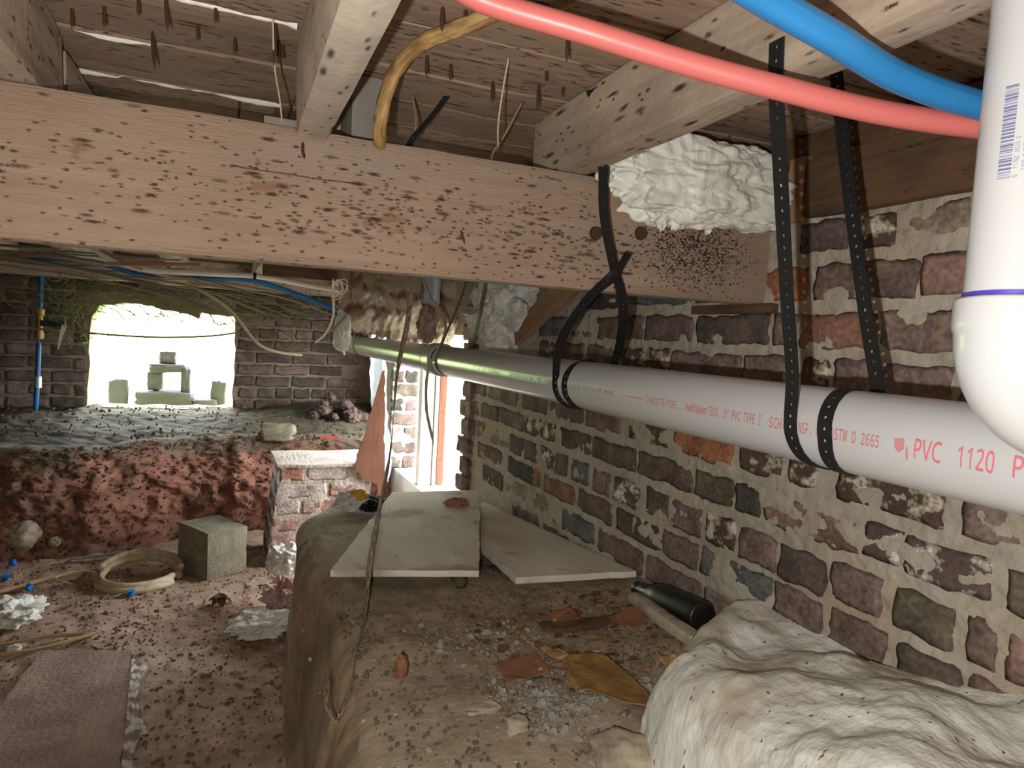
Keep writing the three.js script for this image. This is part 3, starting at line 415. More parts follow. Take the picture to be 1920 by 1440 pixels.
{ const p = thing('drain_pipe', 'long white plastic drain pipe slung along the brick wall, printed with red lettering', 'pipe');
  mesh('pipe_run', revolveZ([[PR - 0.006, -2.06], [PR, -2.06], [PR, 0.45]]).translate(PX, PY, 0), M.pvc, p);
  mesh('far_run', revolveZ([[PR - 0.006, -4.05], [PR, -4.05], [PR, -2.06]]).translate(PX, PY, 0), M.pvc, p);
  mesh('pipe_bore', revolveZ([[PR - 0.006, 0.45], [PR - 0.006, -4.05]]).translate(PX, PY, 0), M.pvc, p);
  mesh('coupling', revolveZ([[PR, -2.115], [PR + 0.006, -2.115], [PR + 0.007, -2.10], [PR + 0.007, -2.03], [PR + 0.006, -2.02], [PR, -2.018]]).translate(PX, PY, 0), M.pvc, p);
  mesh('primer_ring', revolveZ([[PR + 0.0002, -2.022], [PR + 0.0004, -2.012], [PR + 0.0002, -2.005]]).translate(PX, PY, 0), M.purple, p.getObjectByName('coupling'));
  mesh('end_hub', revolveZ([[PR - 0.004, -4.06], [PR + 0.007, -4.06], [PR + 0.007, -4.02], [PR, -4.015]]).translate(PX, PY, 0), M.pvc, p);
  const ink = (x, col, f) => { x.fillStyle = col; x.font = f; x.textBaseline = 'middle'; };
  const fit = (x, s, a, b) => { const w = x.measureText(s).width; x.save(); x.translate(a, 32); x.scale((b - a) / w, 1); x.fillText(s, 0, 0); x.restore(); };
  printPatch(p.getObjectByName('pipe_run'), 'far_print', -1.66, -0.9, 0.026, (x, w, h, at) => { ink(x, '#6d5a58', '26px monospace'); fit(x, '17 8 23 CH66mC', at(-1.626), at(-1.43)); fit(x, 'C4W0378106-D-2w 16a', at(-1.385), at(-1.254)); fit(x, 'CP-1100', at(-1.233), at(-1.165)); fit(x, 'U.S.A 03/23/23 19:07:54 EXT', at(-1.13), at(-0.98)); ink(x, '#d05868', '26px monospace'); fit(x, '#6BL', at(-0.972), at(-0.935)); }, 'small grey production print');
  printPatch(p.getObjectByName('pipe_run'), 'red_print', -0.92, -0.44, 0.03, (x, w, h, at) => { ink(x, '#da7480', '26px monospace'); x.fillRect(at(-0.905), 31, at(-0.855) - at(-0.905), 3); ink(x, '#da7480', '30px monospace'); fit(x, 'CHARLOTTE PIPE', at(-0.849), at(-0.775)); fit(x, '...', at(-0.774), at(-0.758)); ink(x, '#da7480', 'bold italic 30px sans-serif'); fit(x, 'TrueFit System', at(-0.756), at(-0.711)); ink(x, '#da7480', '34px monospace'); fit(x, '7300  3" PVC TYPE I', at(-0.708), at(-0.612)); fit(x, 'SCH 40', at(-0.6), at(-0.56)); fit(x, 'NSF. dwv', at(-0.556), at(-0.518)); fit(x, 'ASTM D 2665', at(-0.514), at(-0.456)); }, 'red lettering CHARLOTTE PIPE TrueFit System 7300');
  printPatch(p.getObjectByName('pipe_run'), 'large_print', -0.45, -0.26, 0.03, (x, w, h, at) => { ink(x, 'rgba(224,138,146,0.6)', '20px sans-serif'); x.beginPath(); x.moveTo(at(-0.441), 18); x.lineTo(at(-0.431), 16); x.lineTo(at(-0.43), 36); x.lineTo(at(-0.436), 46); x.lineTo(at(-0.44), 36); x.closePath(); x.fill(); x.beginPath(); x.arc(at(-0.4275), 44, 14, 0, 7); x.fill(); ink(x, '#dc6a78', '52px sans-serif'); fit(x, 'PVC', at(-0.422), at(-0.395)); fit(x, '1120', at(-0.382), at(-0.35)); fit(x, 'PE', at(-0.338), at(-0.318)); fit(x, 'PR', at(-0.3), at(-0.28)); }, 'large red lettering PVC 1120');
}
// riser with its sweep elbow, in front of the drain pipe
{ const R = 0.0302, ax = V(0.494, 0, -0.2985), lean = V(0.034, 1, -0.022).normalize();
  const top = 1.36, hubTop = 1.044, at = (y) => V(ax.x, 0, ax.z).addScaledVector(lean, (y - 1.1) / lean.y).setY(y);
  const r = thing('riser_pipe', 'white plastic riser pipe with a curved elbow, nearest the camera, stamped with a barcode', 'pipe');
  mesh('pipe', tube([at(hubTop - 0.03), at(1.2), at(top)], R, { n: 10, k: 48, open: true }), M.pvc, r);
  mesh('primer_ring', tube([at(hubTop - 0.0015), at(hubTop + 0.001), at(hubTop + 0.0036)], R + 0.0005, { n: 3, k: 48, open: true }), M.purple, r.getObjectByName('pipe'));
  const hubGeo = new THREE.LatheGeometry([[R, 0.0], [R + 0.004, 0.0], [R + 0.0052, -0.002], [R + 0.0052, -0.017], [R + 0.005, -0.021], [R + 0.0035, -0.024], [R + 0.003, -0.03]].map((p) => new THREE.Vector2(...p)), 48);
  const h = mesh('elbow_hub', hubGeo, M.pvc, r); h.position.copy(at(hubTop)); h.quaternion.setFromUnitVectors(V(0, 1, 0), lean);
  const c = at(hubTop - 0.024), dir = V(0.9, 0, 0.42).normalize(), bend = 0.055, pts = [];
  for (let i = 0; i <= 10; i++) { const a = i / 10 * Math.PI / 2; pts.push(c.clone().addScaledVector(lean, -bend * Math.sin(a)).addScaledVector(dir, bend * (1 - Math.cos(a)))); }
  pts.push(pts[10].clone().addScaledVector(dir, 0.05)); pts.unshift(c.clone().addScaledVector(lean, 0.01));
  mesh('elbow', tube(pts, R + 0.0033, { n: 40, k: 48, open: true }), M.pvc, r);
  // barcode stamped along the pipe
  const cv = document.createElement('canvas'); cv.width = 256; cv.height = 1024; const x = cv.getContext('2d'); x.clearRect(0, 0, 256, 1024); seed(3);
  x.fillStyle = 'rgba(92,92,150,0.85)'; for (let y = 40; y < 980;) { const t = rnd(4, 26), gp = rnd(4, 18); x.fillStyle = rnd() < 0.3 ? 'rgba(130,130,176,0.35)' : 'rgba(96,96,156,0.6)'; x.fillRect(10, y, 110, t); y += t + gp; }
  x.fillStyle = 'rgba(120,120,150,0.8)'; x.font = '46px monospace'; x.save(); x.translate(165, 980); x.rotate(-Math.PI / 2); x.fillText('0  117NZ 0020 0', 0, 0); x.translate(60, 52); x.fillText('7200 3-0150', 0, 0); x.restore();
  const t = new THREE.CanvasTexture(cv); t.colorSpace = THREE.SRGBColorSpace; t.magFilter = THREE.LinearFilter;
  const face = V(-ax.x, 0, -ax.z).normalize(), side = V(-face.z, 0, face.x);
  const g = sheet(12, 12, (u, v) => { const y = lerp(1.118, 1.184, v), a = lerp(-1.0, 0.15, u), p = at(y); const s = Math.sin(a), q = Math.cos(a), d = face.clone().multiplyScalar(q).addScaledVector(camX, s).normalize(); return [p.x + d.x * (R + 0.0004), y, p.z + d.z * (R + 0.0004), u, v]; });
  const b = mesh('barcode', g, new THREE.MeshStandardMaterial({ map: t, transparent: true, roughness: 0.5, side: THREE.DoubleSide }), r.getObjectByName('pipe')); b.castShadow = false; b.userData.label = 'faded violet barcode';
}
solo('red_water_hose', tube([[0.126, 1.294, -0.566], [0.162, 1.282, -0.550], [0.184, 1.274, -0.546], [0.267, 1.254, -0.514], [0.352, 1.234, -0.483], [0.414, 1.220, -0.456], [0.500, 1.205, -0.423], [0.588, 1.199, -0.391], [0.656, 1.200, -0.368]], 0.0098, { n: 60, k: 20 }), M.red, 'glossy red plastic water pipe crossing under the joists', 'pipe');
solo('blue_water_hose', tube([[0.22, 1.275, -0.39], [0.325, 1.25, -0.392], [0.347, 1.246, -0.393], [0.405, 1.232, -0.389], [0.476, 1.219, -0.391], [0.572, 1.21, -0.382], [0.7, 1.212, -0.37]], 0.0112, { n: 50, k: 20 }), M.blue, 'glossy bright blue plastic water pipe above the red one', 'pipe');

// ------------------------------------------------------------------ perforated hanger straps
function strap(pts, width, hint, o = {}) {
  const c = new THREE.CatmullRomCurve3(pts.map((p) => V(...p)), false, 'centripetal'), L = c.getLength(), pitch = o.pitch || 0.0125, n = Math.round(L / pitch), th = 0.0012, hr = 0.0019, pos = [], idx = [];
  const frame = (s) => { const t = Math.min(1, Math.max(0, s / L)), p = c.getPointAt(t), T = c.getTangentAt(t), W = V(...(typeof hint === 'function' ? hint(t) : hint)); W.addScaledVector(T, -W.dot(T)).normalize(); return [p, W, V(0, 0, 0).crossVectors(T, W)]; };
  const cache = new Map(), F = (s) => { const k = Math.round(s * 1e6); if (!cache.has(k)) cache.set(k, frame(s)); return cache.get(k); };
  const add = (s, w, d) => { const [p, W, N] = F(s); pos.push(p.x + W.x * w + N.x * d, p.y + W.y * w + N.y * d, p.z + W.z * w + N.z * d); return pos.length / 3 - 1; };
  const step = L / n;
  for (let k = 0; k < n; k++) { const s0 = k * step, sc = s0 + step / 2;
    const ring = [[0, -1], [0.5, -1], [1, -1], [1, 0], [1, 1], [0.5, 1], [0, 1], [0, 0]], ang = [-2.36, -1.57, -0.78, 0, 0.78, 1.57, 2.36, 3.14];
    for (const d of [th / 2, -th / 2]) { const out = ring.map(([a, b]) => add(s0 + a * step, b * width / 2, d)), inn = ang.map((a) => add(sc + Math.cos(a) * hr, Math.sin(a) * hr, d)); for (let q = 0; q < 8; q++) { const e = (q + 1) % 8; idx.push(out[q], out[e], inn[q], out[e], inn[e], inn[q]); } }
    for (const b of [-1, 1]) { const a = add(s0, b * width / 2, th / 2), d = add(s0 + step, b * width / 2, th / 2), e = add(s0, b * width / 2, -th / 2), f = add(s0 + step, b * width / 2, -th / 2); idx.push(a, d, e, d, f, e); }
  }
  const g = new THREE.BufferGeometry(); g.setAttribute('position', new THREE.Float32BufferAttribute(pos, 3)); g.setIndex(idx); g.computeVertexNormals(); return metreUV(g);
}
const wrap = (a0, a1, z0, z1, n, r = PR + 0.0013) => Array.from({ length: n + 1 }, (_, i) => { const a = lerp(a0, a1, i / n) * Math.PI / 180; return [PX + r * Math.cos(a), PY + r * Math.sin(a), lerp(z0, z1, i / n)]; });
{ const s1 = [[0.4575, 1.285, -0.505], [0.46, 1.25, -0.505], [0.485, 1.18, -0.518], [0.54, 1.05, -0.55], [0.568, 0.972, -0.563], ...wrap(170, 540, -0.568, -0.52, 26), ...wrap(550, 712, -0.519, -0.53, 12), [0.667, 0.96, -0.536], [0.668, 1.05, -0.562], [0.667, 1.2, -0.6], [0.667, 1.352, -0.635]];
  solo('hanger_strap', strap(s1, 0.018, [0, 0, 1]), M.black, 'black perforated strap wrapped around the pipe between SCH and ASTM lettering', 'strap');
  const s2 = [[0.548, 1.136, -0.88], [0.535, 1.108, -0.888], [0.53, 1.07, -0.96], [0.555, 1.01, -1.09], [0.572, 0.968, -1.145], ...wrap(170, 540, -1.15, -1.11, 26), ...wrap(550, 712, -1.109, -1.1, 12), [0.667, 0.96, -1.095], [0.655, 1.0, -1.06], [0.58, 1.07, -0.94], [0.535, 1.12, -0.9], [0.505, 1.19, -0.885], [0.492, 1.26, -0.875], [0.474, 1.33, -0.87], [0.46, 1.352, -0.865]];
  solo('hanger_strap', strap(s2, 0.017, (t) => [0.35, 0.35 * (t < 0.5 ? 1 : 0), 1]), M.black, 'black perforated strap with a loose end crossing in front of the girder', 'strap');
  const s3 = [[0.615, 1.2, -1.82], [0.615, 1.144, -1.832], [0.59, 0.975, -1.945], ...wrap(160, 400, -1.955, -1.935, 16), [0.665, 0.97, -1.9], [0.64, 1.14, -1.74], [0.64, 1.24, -1.7]];
  solo('hanger_strap', strap(s3, 0.016, [0, 0, 1]), M.black, 'black strap hanging the pipe at its coupling ring', 'strap');
  const s4 = [[0.62, 1.25, -2.95], [0.6, 1.1, -3.2], [0.577, 0.965, -3.39], ...wrap(160, 400, -3.4, -3.36, 16), [0.66, 0.97, -3.25], [0.64, 1.1, -3.0], [0.63, 1.25, -2.9]];
  solo('hanger_strap', strap(s4, 0.018, [0, 0, 1]), M.black, 'black strap holding the far end of the pipe below the torn insulation', 'strap');
  solo('strap_end', strap([[0.292, 1.376 - 0.024, -1.0], [0.288, 1.345, -1.0], [0.264, 1.31, -0.998], [0.245, 1.285, -1.0], [0.232, 1.254, -1.005]], 0.012, [0.7, 0, 1]), M.blackMatt, 'short curled black strap end hanging behind the girder from the boards', 'strap');
}
solo('old_cable', tube([[0.27, 1.352, -0.70], [0.238, 1.343, -0.742], [0.2, 1.335, -0.8], [0.183, 1.318, -0.85], [0.176, 1.291, -0.875], [0.176, 1.264, -0.9], [0.182, 1.25, -0.93], [0.184, 1.252, -0.99]], 0.0088, { n: 50, k: 12, rough: 0.22 }), M.yellow, 'stiff yellowed cloth cable bending down over the girder', 'cable');
{ seed(41);
  const strand = (pts, r, m, label, name = 'hanging_root', cat = 'root', grp) => solo(name, tube(pts, r, { n: 24, k: 6, rough: 0.3 }), m, label, cat, grp);
  strand([[0.245, 1.352, -1.02], [0.25, 1.31, -1.01], [0.246, 1.28, -1.01], [0.24, 1.253, -1.005]], 0.0022, M.root, 'thin brown root behind the curled strap end');
  strand([[0.318, 1.352, -0.82], [0.32, 1.32, -0.84], [0.327, 1.28, -0.87], [0.34, 1.262, -0.9]], 0.0012, M.string, 'thin pale fibre hanging from a ceiling nail');
  strand([[0.385, 1.34, -0.93], [0.37, 1.3, -0.95], [0.355, 1.27, -0.96], [0.35, 1.254, -0.95]], 0.0016, M.root, 'thin crooked twig leaning against the grey joist');
  strand([[0.04, 1.352, -0.86], [0.045, 1.31, -0.89], [0.055, 1.28, -0.93], [0.06, 1.256, -0.95]], 0.001, M.string, 'fine cobweb thread beside the pale joist');
  strand([[0.33, 1.353, -0.66], [0.3, 1.35, -0.7], [0.26, 1.349, -0.73]], 0.003, M.root, 'dry twig lying along the floorboards above the red pipe', 'dry_twig', 'twig');
  // torn cloth strip hanging to the bench
  const cp = [[0.345, 1.10, -1.36], [0.335, 1.02, -1.35], [0.314, 0.92, -1.33], [0.304, 0.761, -1.32], [0.287, 0.654, -1.315], [0.268, 0.527, -1.305], [0.262, 0.497, -1.28], [0.24, 0.468, -1.2], [0.215, 0.458, -1.12], [0.19, 0.44, -1.03], [0.165, 0.42, -0.99], [0.155, 0.425, -1.02], [0.165, 0.44, -1.1]];
  const c = new THREE.CatmullRomCurve3(cp.map((p) => V(...p)), false, 'centripetal');
  const g = sheet(170, 6, (u, v) => { const p = c.getPointAt(u), a = u * 22 + 0.6 * noise(u * 30), w = (0.0062 + 0.0022 * noise(u * 60, 3)) * (u < 0.02 || u > 0.98 ? 0.3 : 1), t = v * Math.PI * 2; return [p.x + w * Math.cos(t) * Math.cos(a * 0.3) * 0.9, p.y + 0.4 * w * Math.sin(t) * (u > 0.55 ? 1 : 0.4), p.z + w * (Math.sin(t) * 0.45 + Math.cos(t) * Math.sin(a * 0.3) * 0.9), u * 1.1, v * 0.03]; });
  solo('cloth_strip', g, M.cord, 'long dirty torn cloth strip hanging down in front of the foam board onto the bench', 'strip');
  strand([[0.575, 1.23, -2.2], [0.6, 1.12, -2.15], [0.635, 1.06, -2.1], [0.61, 0.985, -2.0], [0.563, 0.9, -1.98], [0.56, 0.78, -1.98], [0.59, 0.66, -1.98]], 0.0045, M.string, 'frayed white rope hanging in front of the pipe coupling', 'frayed_rope', 'rope');
  const knot = thing('knotted_string', 'pale string tied in a loose knot below the girder', 'string');
  mesh('tail', tube([[0.165, 1.085, -1.2], [0.168, 1.05, -1.21], [0.17, 1.02, -1.22], [0.158, 0.99, -1.22], [0.14, 0.972, -1.22]], 0.0022, { n: 24, k: 6, rough: 0.3 }), M.string, knot);
  for (let i = 0; i < 4; i++) mesh('knot_loop', tube([[0.166, 1.075, -1.2], [0.174 + rnd(-0.012, 0.014), 1.082 + rnd(0, 0.006), -1.195], [0.18 + rnd(-0.006, 0.016), 1.068 + rnd(-0.012, 0.006), -1.2 + rnd(-0.01, 0.01)], [0.17 + rnd(-0.01, 0.01), 1.056 + rnd(-0.008, 0.004), -1.2], [0.166, 1.07, -1.205]], 0.0012, { n: 20, k: 5 }), M.string, knot);
}

// ------------------------------------------------------------------ insulation
function battGeo(f, nu = 150, nv = 150) { return sheet(nu, nv, f); }
{ const left = (z) => curve1([[-0.945, 0.82], [-0.9, 0.735], [-0.84, 0.63], [-0.77, 0.545], [-0.7, 0.515], [-0.6, 0.49], [-0.3, 0.45], [0.25, 0.42]], z) + 0.012 * noise(z * 9, 3);
  const hgt = (x, z) => curve1([[-0.96, 0.07], [-0.87, 0.115], [-0.7, 0.135], [-0.5, 0.18], [0.3, 0.2]], z) + 0.035 * fbm(x * 5, z * 5, 3, 2) + 0.018 * fbm(x * 11, z * 11, 8, 2) - 0.014 * sstep(0.14, 0.0, Math.abs((x - 0.62) * 0.8 + (z + 0.62) * 0.9 - 0.02 + 0.03 * noise(x * 9, z * 9)));
  const g = battGeo((u, v) => { const z = lerp(-0.95, 0.25, v), xl = left(z), x = lerp(xl, 0.868, u), e = Math.min(u * (0.868 - xl) / 0.12, (z + 0.95) / 0.08), k = 1 - Math.pow(1 - Math.min(1, Math.max(0, e)), 2.2); const y = benchTop(x, z) - 0.012 + hgt(x, z) * k; return [x - 0.012 * Math.sin(Math.min(1, e) * 3.14), y, z, x, z + y * 0.6]; }, 190, 260);
  const puff = (q, amp, f) => { const p = q.attributes.position, n = q.attributes.normal; for (let i = 0; i < p.count; i++) { const x = p.getX(i), y = p.getY(i), z = p.getZ(i), d = amp * (fbm(x * f, y * f, z * f, 4) * 1.6 + 0.5 * Math.abs(noise(x * f * 0.6, y * f * 0.6 + 5, z * f * 0.6))); p.setXYZ(i, x + n.getX(i) * d, y + n.getY(i) * d, z + n.getZ(i) * d); } q.computeVertexNormals(); };
  puff(g, 0.004, 20); puff(g, 0.002, 48);
  solo('insulation_batt', g, M.batt, 'large lumpy off-white insulation batt lying on the bench against the wall', 'insulation');
  const t = lump(0.15, 0.062, 0.05, { detail: 44, seed: 3, amp: 0.26, freq: 2.3, oct: 3, square: 0.55 }); t.translate(0.69, 1.262, -0.905); { const p = t.attributes.position, n = t.attributes.normal; for (let i = 0; i < p.count; i++) { const x = p.getX(i), y = p.getY(i), z = p.getZ(i), d = 0.006 * fbm(x * 70, y * 70, z * 70, 3) + 0.002 * Math.abs(noise(x * 38, y * 38, z * 38)); p.setXYZ(i, x + n.getX(i) * d, y + n.getY(i) * d, z + n.getZ(i) * d); } t.computeVertexNormals(); }
  const tf = thing('insulation_tuft', 'fluffy white insulation tuft stuffed between the grey joist and wall above the girder', 'insulation');
  mesh('wad', t, M.tuft, tf); seed(8);
  for (let i = 0; i < 16; i++) { const x = rnd(0.58, 0.74), y = rnd(1.195, 1.212); mesh('fibre_wisp', lump(rnd(0.006, 0.014), rnd(0.006, 0.014), 0.006, { detail: 5, seed: i, amp: 0.6, freq: 2.5 }).translate(x, y, -0.915 + rnd(-0.006, 0.012)), M.tuft, tf); }
  // torn batts hanging over the doorway
  const h = thing('torn_insulation', 'dirty torn insulation sagging above the bright doorway', 'insulation');
  const curtain = (x0, x1, yt, z0, dz, low, m, name, sd) => mesh(name, sheet(110, 60, (u, v) => { const x = lerp(x0, x1, u), yb = low(x) + 0.02 * noise(x * 40, sd), y = lerp(yt, yb, Math.min(1, v * 1.25)), n = fbm(x * 6, y * 6, sd, 5), back = v > 0.8 ? (v - 0.8) * 5 : 0; return [x, y + back * 0.04, z0 + dz * Math.sin(Math.min(1, v * 1.25) * 2.6) * 0.8 + 0.1 * n - back * 0.12, x, y]; }), m, h);
  curtain(0.39, 0.862, 1.27, -2.75, 0.12, (x) => curve1([[0.39, 1.07], [0.46, 1.0], [0.52, 0.99], [0.62, 0.965], [0.75, 0.955], [0.862, 0.95]], x), M.dirtyBatt, 'sagging_batt', 4);
  mesh('torn_flap', lump(0.028, 0.075, 0.02, { detail: 20, seed: 6, amp: 0.45, freq: 2.2, oct: 5 }).translate(0.415, 0.995, -2.7), M.tuft, h);
  mesh('pink_wad', lump(0.034, 0.055, 0.028, { detail: 20, seed: 16, amp: 0.4, freq: 2.4, oct: 4 }).translate(0.655, 1.025, -2.35), M.pink, h);
  const w = lump(0.08, 0.115, 0.17, { detail: 40, seed: 23, amp: 0.35, freq: 1.8, oct: 6 }).translate(0.79, 1.09, -1.98);
  solo('wall_insulation', w, M.tuft, 'grey white insulation stuffed beside the diagonal brace at the wall top', 'insulation');
  const fl = thing('floor_insulation', 'pink and white insulation scrap on the floor at the foot of the bench', 'insulation');
  mesh('white_part', lump(0.1, 0.035, 0.07, { detail: 24, seed: 31, amp: 0.5, freq: 2, oct: 5, flat: 0.6 }).translate(0.135, 0.035, -2.27), M.tuft, fl);
  mesh('pink_part', lump(0.065, 0.06, 0.06, { detail: 24, seed: 36, amp: 0.5, freq: 2, oct: 5, flat: 0.8 }).translate(0.205, 0.075, -2.38), M.pink, fl);
  mesh('upper_part', lump(0.06, 0.05, 0.06, { detail: 20, seed: 37, amp: 0.5, freq: 2, oct: 5, flat: 0.8 }).translate(0.215, 0.155, -2.52), M.tuft, fl);
  solo('insulation_scrap', lump(0.07, 0.035, 0.09, { detail: 20, seed: 41, amp: 0.5, freq: 2, oct: 5, flat: 0.7 }).translate(-0.6, 0.04, -2.56), M.tuft, 'beige fluffy insulation scrap on the dirt beside the straw coloured strips', 'insulation');
  const y = thing('crust_scrap', 'crumpled crust of yellow foam and tar on the bench corner beside the foam board', 'debris');
  mesh('rim', lump(0.055, 0.03, 0.05, { detail: 20, seed: 44, amp: 0.5, freq: 2.2, oct: 5, flat: 0.5 }).translate(0.375, 0.465, -2.1), M.tuft, y);
  mesh('yellow_core', lump(0.025, 0.02, 0.02, { detail: 12, seed: 45, amp: 0.3, flat: 0.6 }).translate(0.385, 0.488, -2.08), std({ color: 0xd9a23a }), y);
  mesh('tar_skin', lump(0.05, 0.02, 0.06, { detail: 16, seed: 46, amp: 0.6, freq: 2.4, flat: 0.5 }).translate(0.43, 0.462, -2.08), M.blackMatt, y);
}

// ------------------------------------------------------------------ boards and litter on the bench
{ const board = (pts, ys, th, sd, label, step = 0.03) => { // corner list (x, z), plane through three heights
    const g = lying(ragged(pts, 0.0022, step, sd), th, 0, { bevel: 0.0012 }), p = g.attributes.position; for (let i = 0; i < p.count; i++) p.setY(i, p.getY(i) + ys(p.getX(i), p.getZ(i))); g.computeVertexNormals(); return solo('foam_board', g, M.foam, label, 'board'); };
  board([[0.212, -1.413], [0.508, -1.33], [0.806, -2.14], [0.51, -2.16]], (x, z) => lerp(0.488, 0.466, (-1.33 - z) / 0.8), 0.012, 3, 'dusty cream foam board lying across the bench edge with a pink scrap on it');
  board([[0.848, -1.246], [0.575, -1.28], [0.602, -1.56], [0.64, -1.7], [0.7, -2.0], [0.848, -2.2]], (x, z) => lerp(0.487, 0.405, (-1.25 - z) / 0.98), 0.012, 4, 'broken cream foam board tilted against the brick wall');
  solo('pink_scrap', lump(0.034, 0.014, 0.03, { detail: 16, seed: 51, amp: 0.5, freq: 2.5, flat: 0.5 }).translate(0.655, 0.492, -1.93), std({ color: 0xb07c68 }), 'crumpled pinkish scrap on the far end of the cream foam board', 'scrap');
  const bt = (x, z) => benchTop(x, z) + 0.012 * fbm(x * 9, benchTop(x, z) * 5 + 3, z * 6, 5);
  // dark glass bottle along the wall
  { const b = thing('glass_bottle', 'dark brown glass bottle lying against the foot of the brick wall', 'bottle');
    const prof = [[0.0, 0], [0.026, 0], [0.0305, 0.006], [0.0305, 0.12], [0.027, 0.14], [0.016, 0.168], [0.0135, 0.2], [0.0145, 0.203], [0.0145, 0.212], [0.011, 0.214]].map((p) => new THREE.Vector2(...p));
    mesh('glass_body', new THREE.LatheGeometry(prof, 28), M.bottle, b); b.position.set(0.81, 0.512, -0.965); b.quaternion.setFromUnitVectors(V(0, 1, 0), V(-0.02, -0.1, -1).normalize()); }
  solo('wooden_stake', timber(-0.015, 0.015, -0.013, 0.013, -0.125, 0.125, 0.002, 0.009).rotateX(-0.08).rotateY(-0.14).translate(0.757, 0.499, -1.015), M.stone, 'pale rounded stake lying on the bench beside the dark bottle', 'stake');
  const sheetOn = (name, pts, m, label, cat, th = 0.002, lift = 0.004, amp = 0.003, curl = 0.4) => { const g = lying(ragged(pts, amp, 0.012, pts[0][0] * 50), th, 0), p = g.attributes.position; for (let i = 0; i < p.count; i++) { const x = p.getX(i), z = p.getZ(i); p.setY(i, p.getY(i) + bt(x, z) + lift + curl * 0.02 * noise(x * 30, z * 30, 2)); } g.computeVertexNormals(); return solo(name, g, m, label, cat); };
  sheetOn('mustard_paper', [[0.549, -0.99], [0.605, -0.985], [0.62, -0.9], [0.61, -0.861], [0.607, -0.8], [0.555, -0.825], [0.52, -0.88], [0.512, -0.925]], M.mustard, 'mustard brown stained sheet on the dirt in front of the insulation batt', 'paper', 0.002, 0.009);
  sheetOn('cardboard_piece', [[0.425, -1.02], [0.505, -1.03], [0.5, -0.96], [0.43, -0.955]], M.card, 'flat brown corrugated cardboard piece half buried in the bench dirt', 'cardboard', 0.003, 0.002);
  { const c = sheetOn('label_scrap', [[0.515, -1.03], [0.55, -1.035], [0.552, -0.995], [0.525, -0.99]], M.cardPale, 'tan printed paper scrap reading AI beside the mustard sheet', 'paper', 0.002, 0.008);
    const cv = document.createElement('canvas'); cv.width = 128; cv.height = 64; const x = cv.getContext('2d'); x.clearRect(0, 0, 128, 64); x.fillStyle = '#5a3a22'; x.font = 'bold 34px sans-serif'; x.fillText('AI', 40, 30); x.font = '16px sans-serif'; x.fillText('MTM', 60, 54); const t = new THREE.CanvasTexture(cv); t.colorSpace = THREE.SRGBColorSpace;
    mesh('lettering', sheet(2, 2, (u, v) => [lerp(0.52, 0.55, u), bt(0.535, -1.01) + 0.0145, lerp(-0.996, -1.025, v), u, v]), new THREE.MeshStandardMaterial({ map: t, transparent: true, side: THREE.DoubleSide }), c).castShadow = false; }
  sheetOn('brick_shard', [[0.6, -1.165], [0.648, -1.175], [0.65, -1.13], [0.605, -1.125]], M.brick.o, 'orange brick shard on the bench below the broken foam board', 'brick shard', 0.012, 0.004, 0.004);
  sheetOn('brown_card', [[0.69, -1.09], [0.745, -1.1], [0.76, -1.04], [0.7, -1.03]], M.card, 'reddish brown card scrap leaning on the pale stake', 'cardboard', 0.004, 0.012);
  sheetOn('weathered_lath', [[0.56, -1.13], [0.72, -1.1], [0.72, -1.075], [0.56, -1.105]], M.brownWood, 'brown weathered lath lying flat below the broken foam board', 'lath', 0.008, 0.004);
  sheetOn('orange_bark', [[0.69, -0.935], [0.72, -0.925], [0.735, -0.875], [0.71, -0.87], [0.69, -0.9]], M.cardPale, 'curled orange bark chip at the edge of the insulation batt', 'bark', 0.006, 0.012, 0.005, 1.2);
  sheetOn('flat_stone', [[0.325, -0.9], [0.375, -0.905], [0.385, -0.885], [0.33, -0.875]], M.stone, 'flat pale stone chip lying on the bare bench', 'stone', 0.005, 0.002, 0.003);
  solo('angular_stone', lump(0.016, 0.012, 0.014, { detail: 3, seed: 61, amp: 0.35, flat: 0.6, square: 0.5 }).translate(0.385, bt(0.385, -0.83) + 0.008, -0.83), M.stone, 'angular cream stone alone on the bare near bench', 'stone');
  solo('half_buried_stone', lump(0.05, 0.022, 0.05, { detail: 8, seed: 62, amp: 0.3, flat: 0.5 }).translate(0.5, bt(0.5, -0.73), -0.73), M.stone, 'rounded stone half buried at the corner of the insulation batt', 'stone');
  solo('green_pipe_stub', tube([[0.485, 0.468, -1.45], [0.48, 0.47, -1.38], [0.475, 0.468, -1.335]], 0.014, { n: 8, k: 14 }), std({ color: 0x5c6048, roughness: 0.5 }), 'short grey green pipe stub poking out under the foam board', 'pipe');
  solo('brown_pod', lump(0.011, 0.02, 0.01, { detail: 6, seed: 63, amp: 0.3 }).translate(0.27, bt(0.27, -1.03) + 0.012, -1.03), M.card, 'small brown seed pod on the bench near the cloth strip', 'pod');
  // scattered leaves and plaster crumbs
  seed(71); const leafGeo = [0, 1, 2].map((i) => sheet(5, 4, (u, v) => { const w = Math.sin(u * Math.PI) * 0.5 + 0.08, a = (v - 0.5) * 2; return [(u - 0.5) * 1.0, 0.12 * Math.abs(a) * w + 0.1 * noise(u * 3, v * 3, i * 5), a * w * (0.7 + i * 0.15)]; }));
  const where = ['among the litter below the broken foam board', 'between the stake and the mustard sheet'];
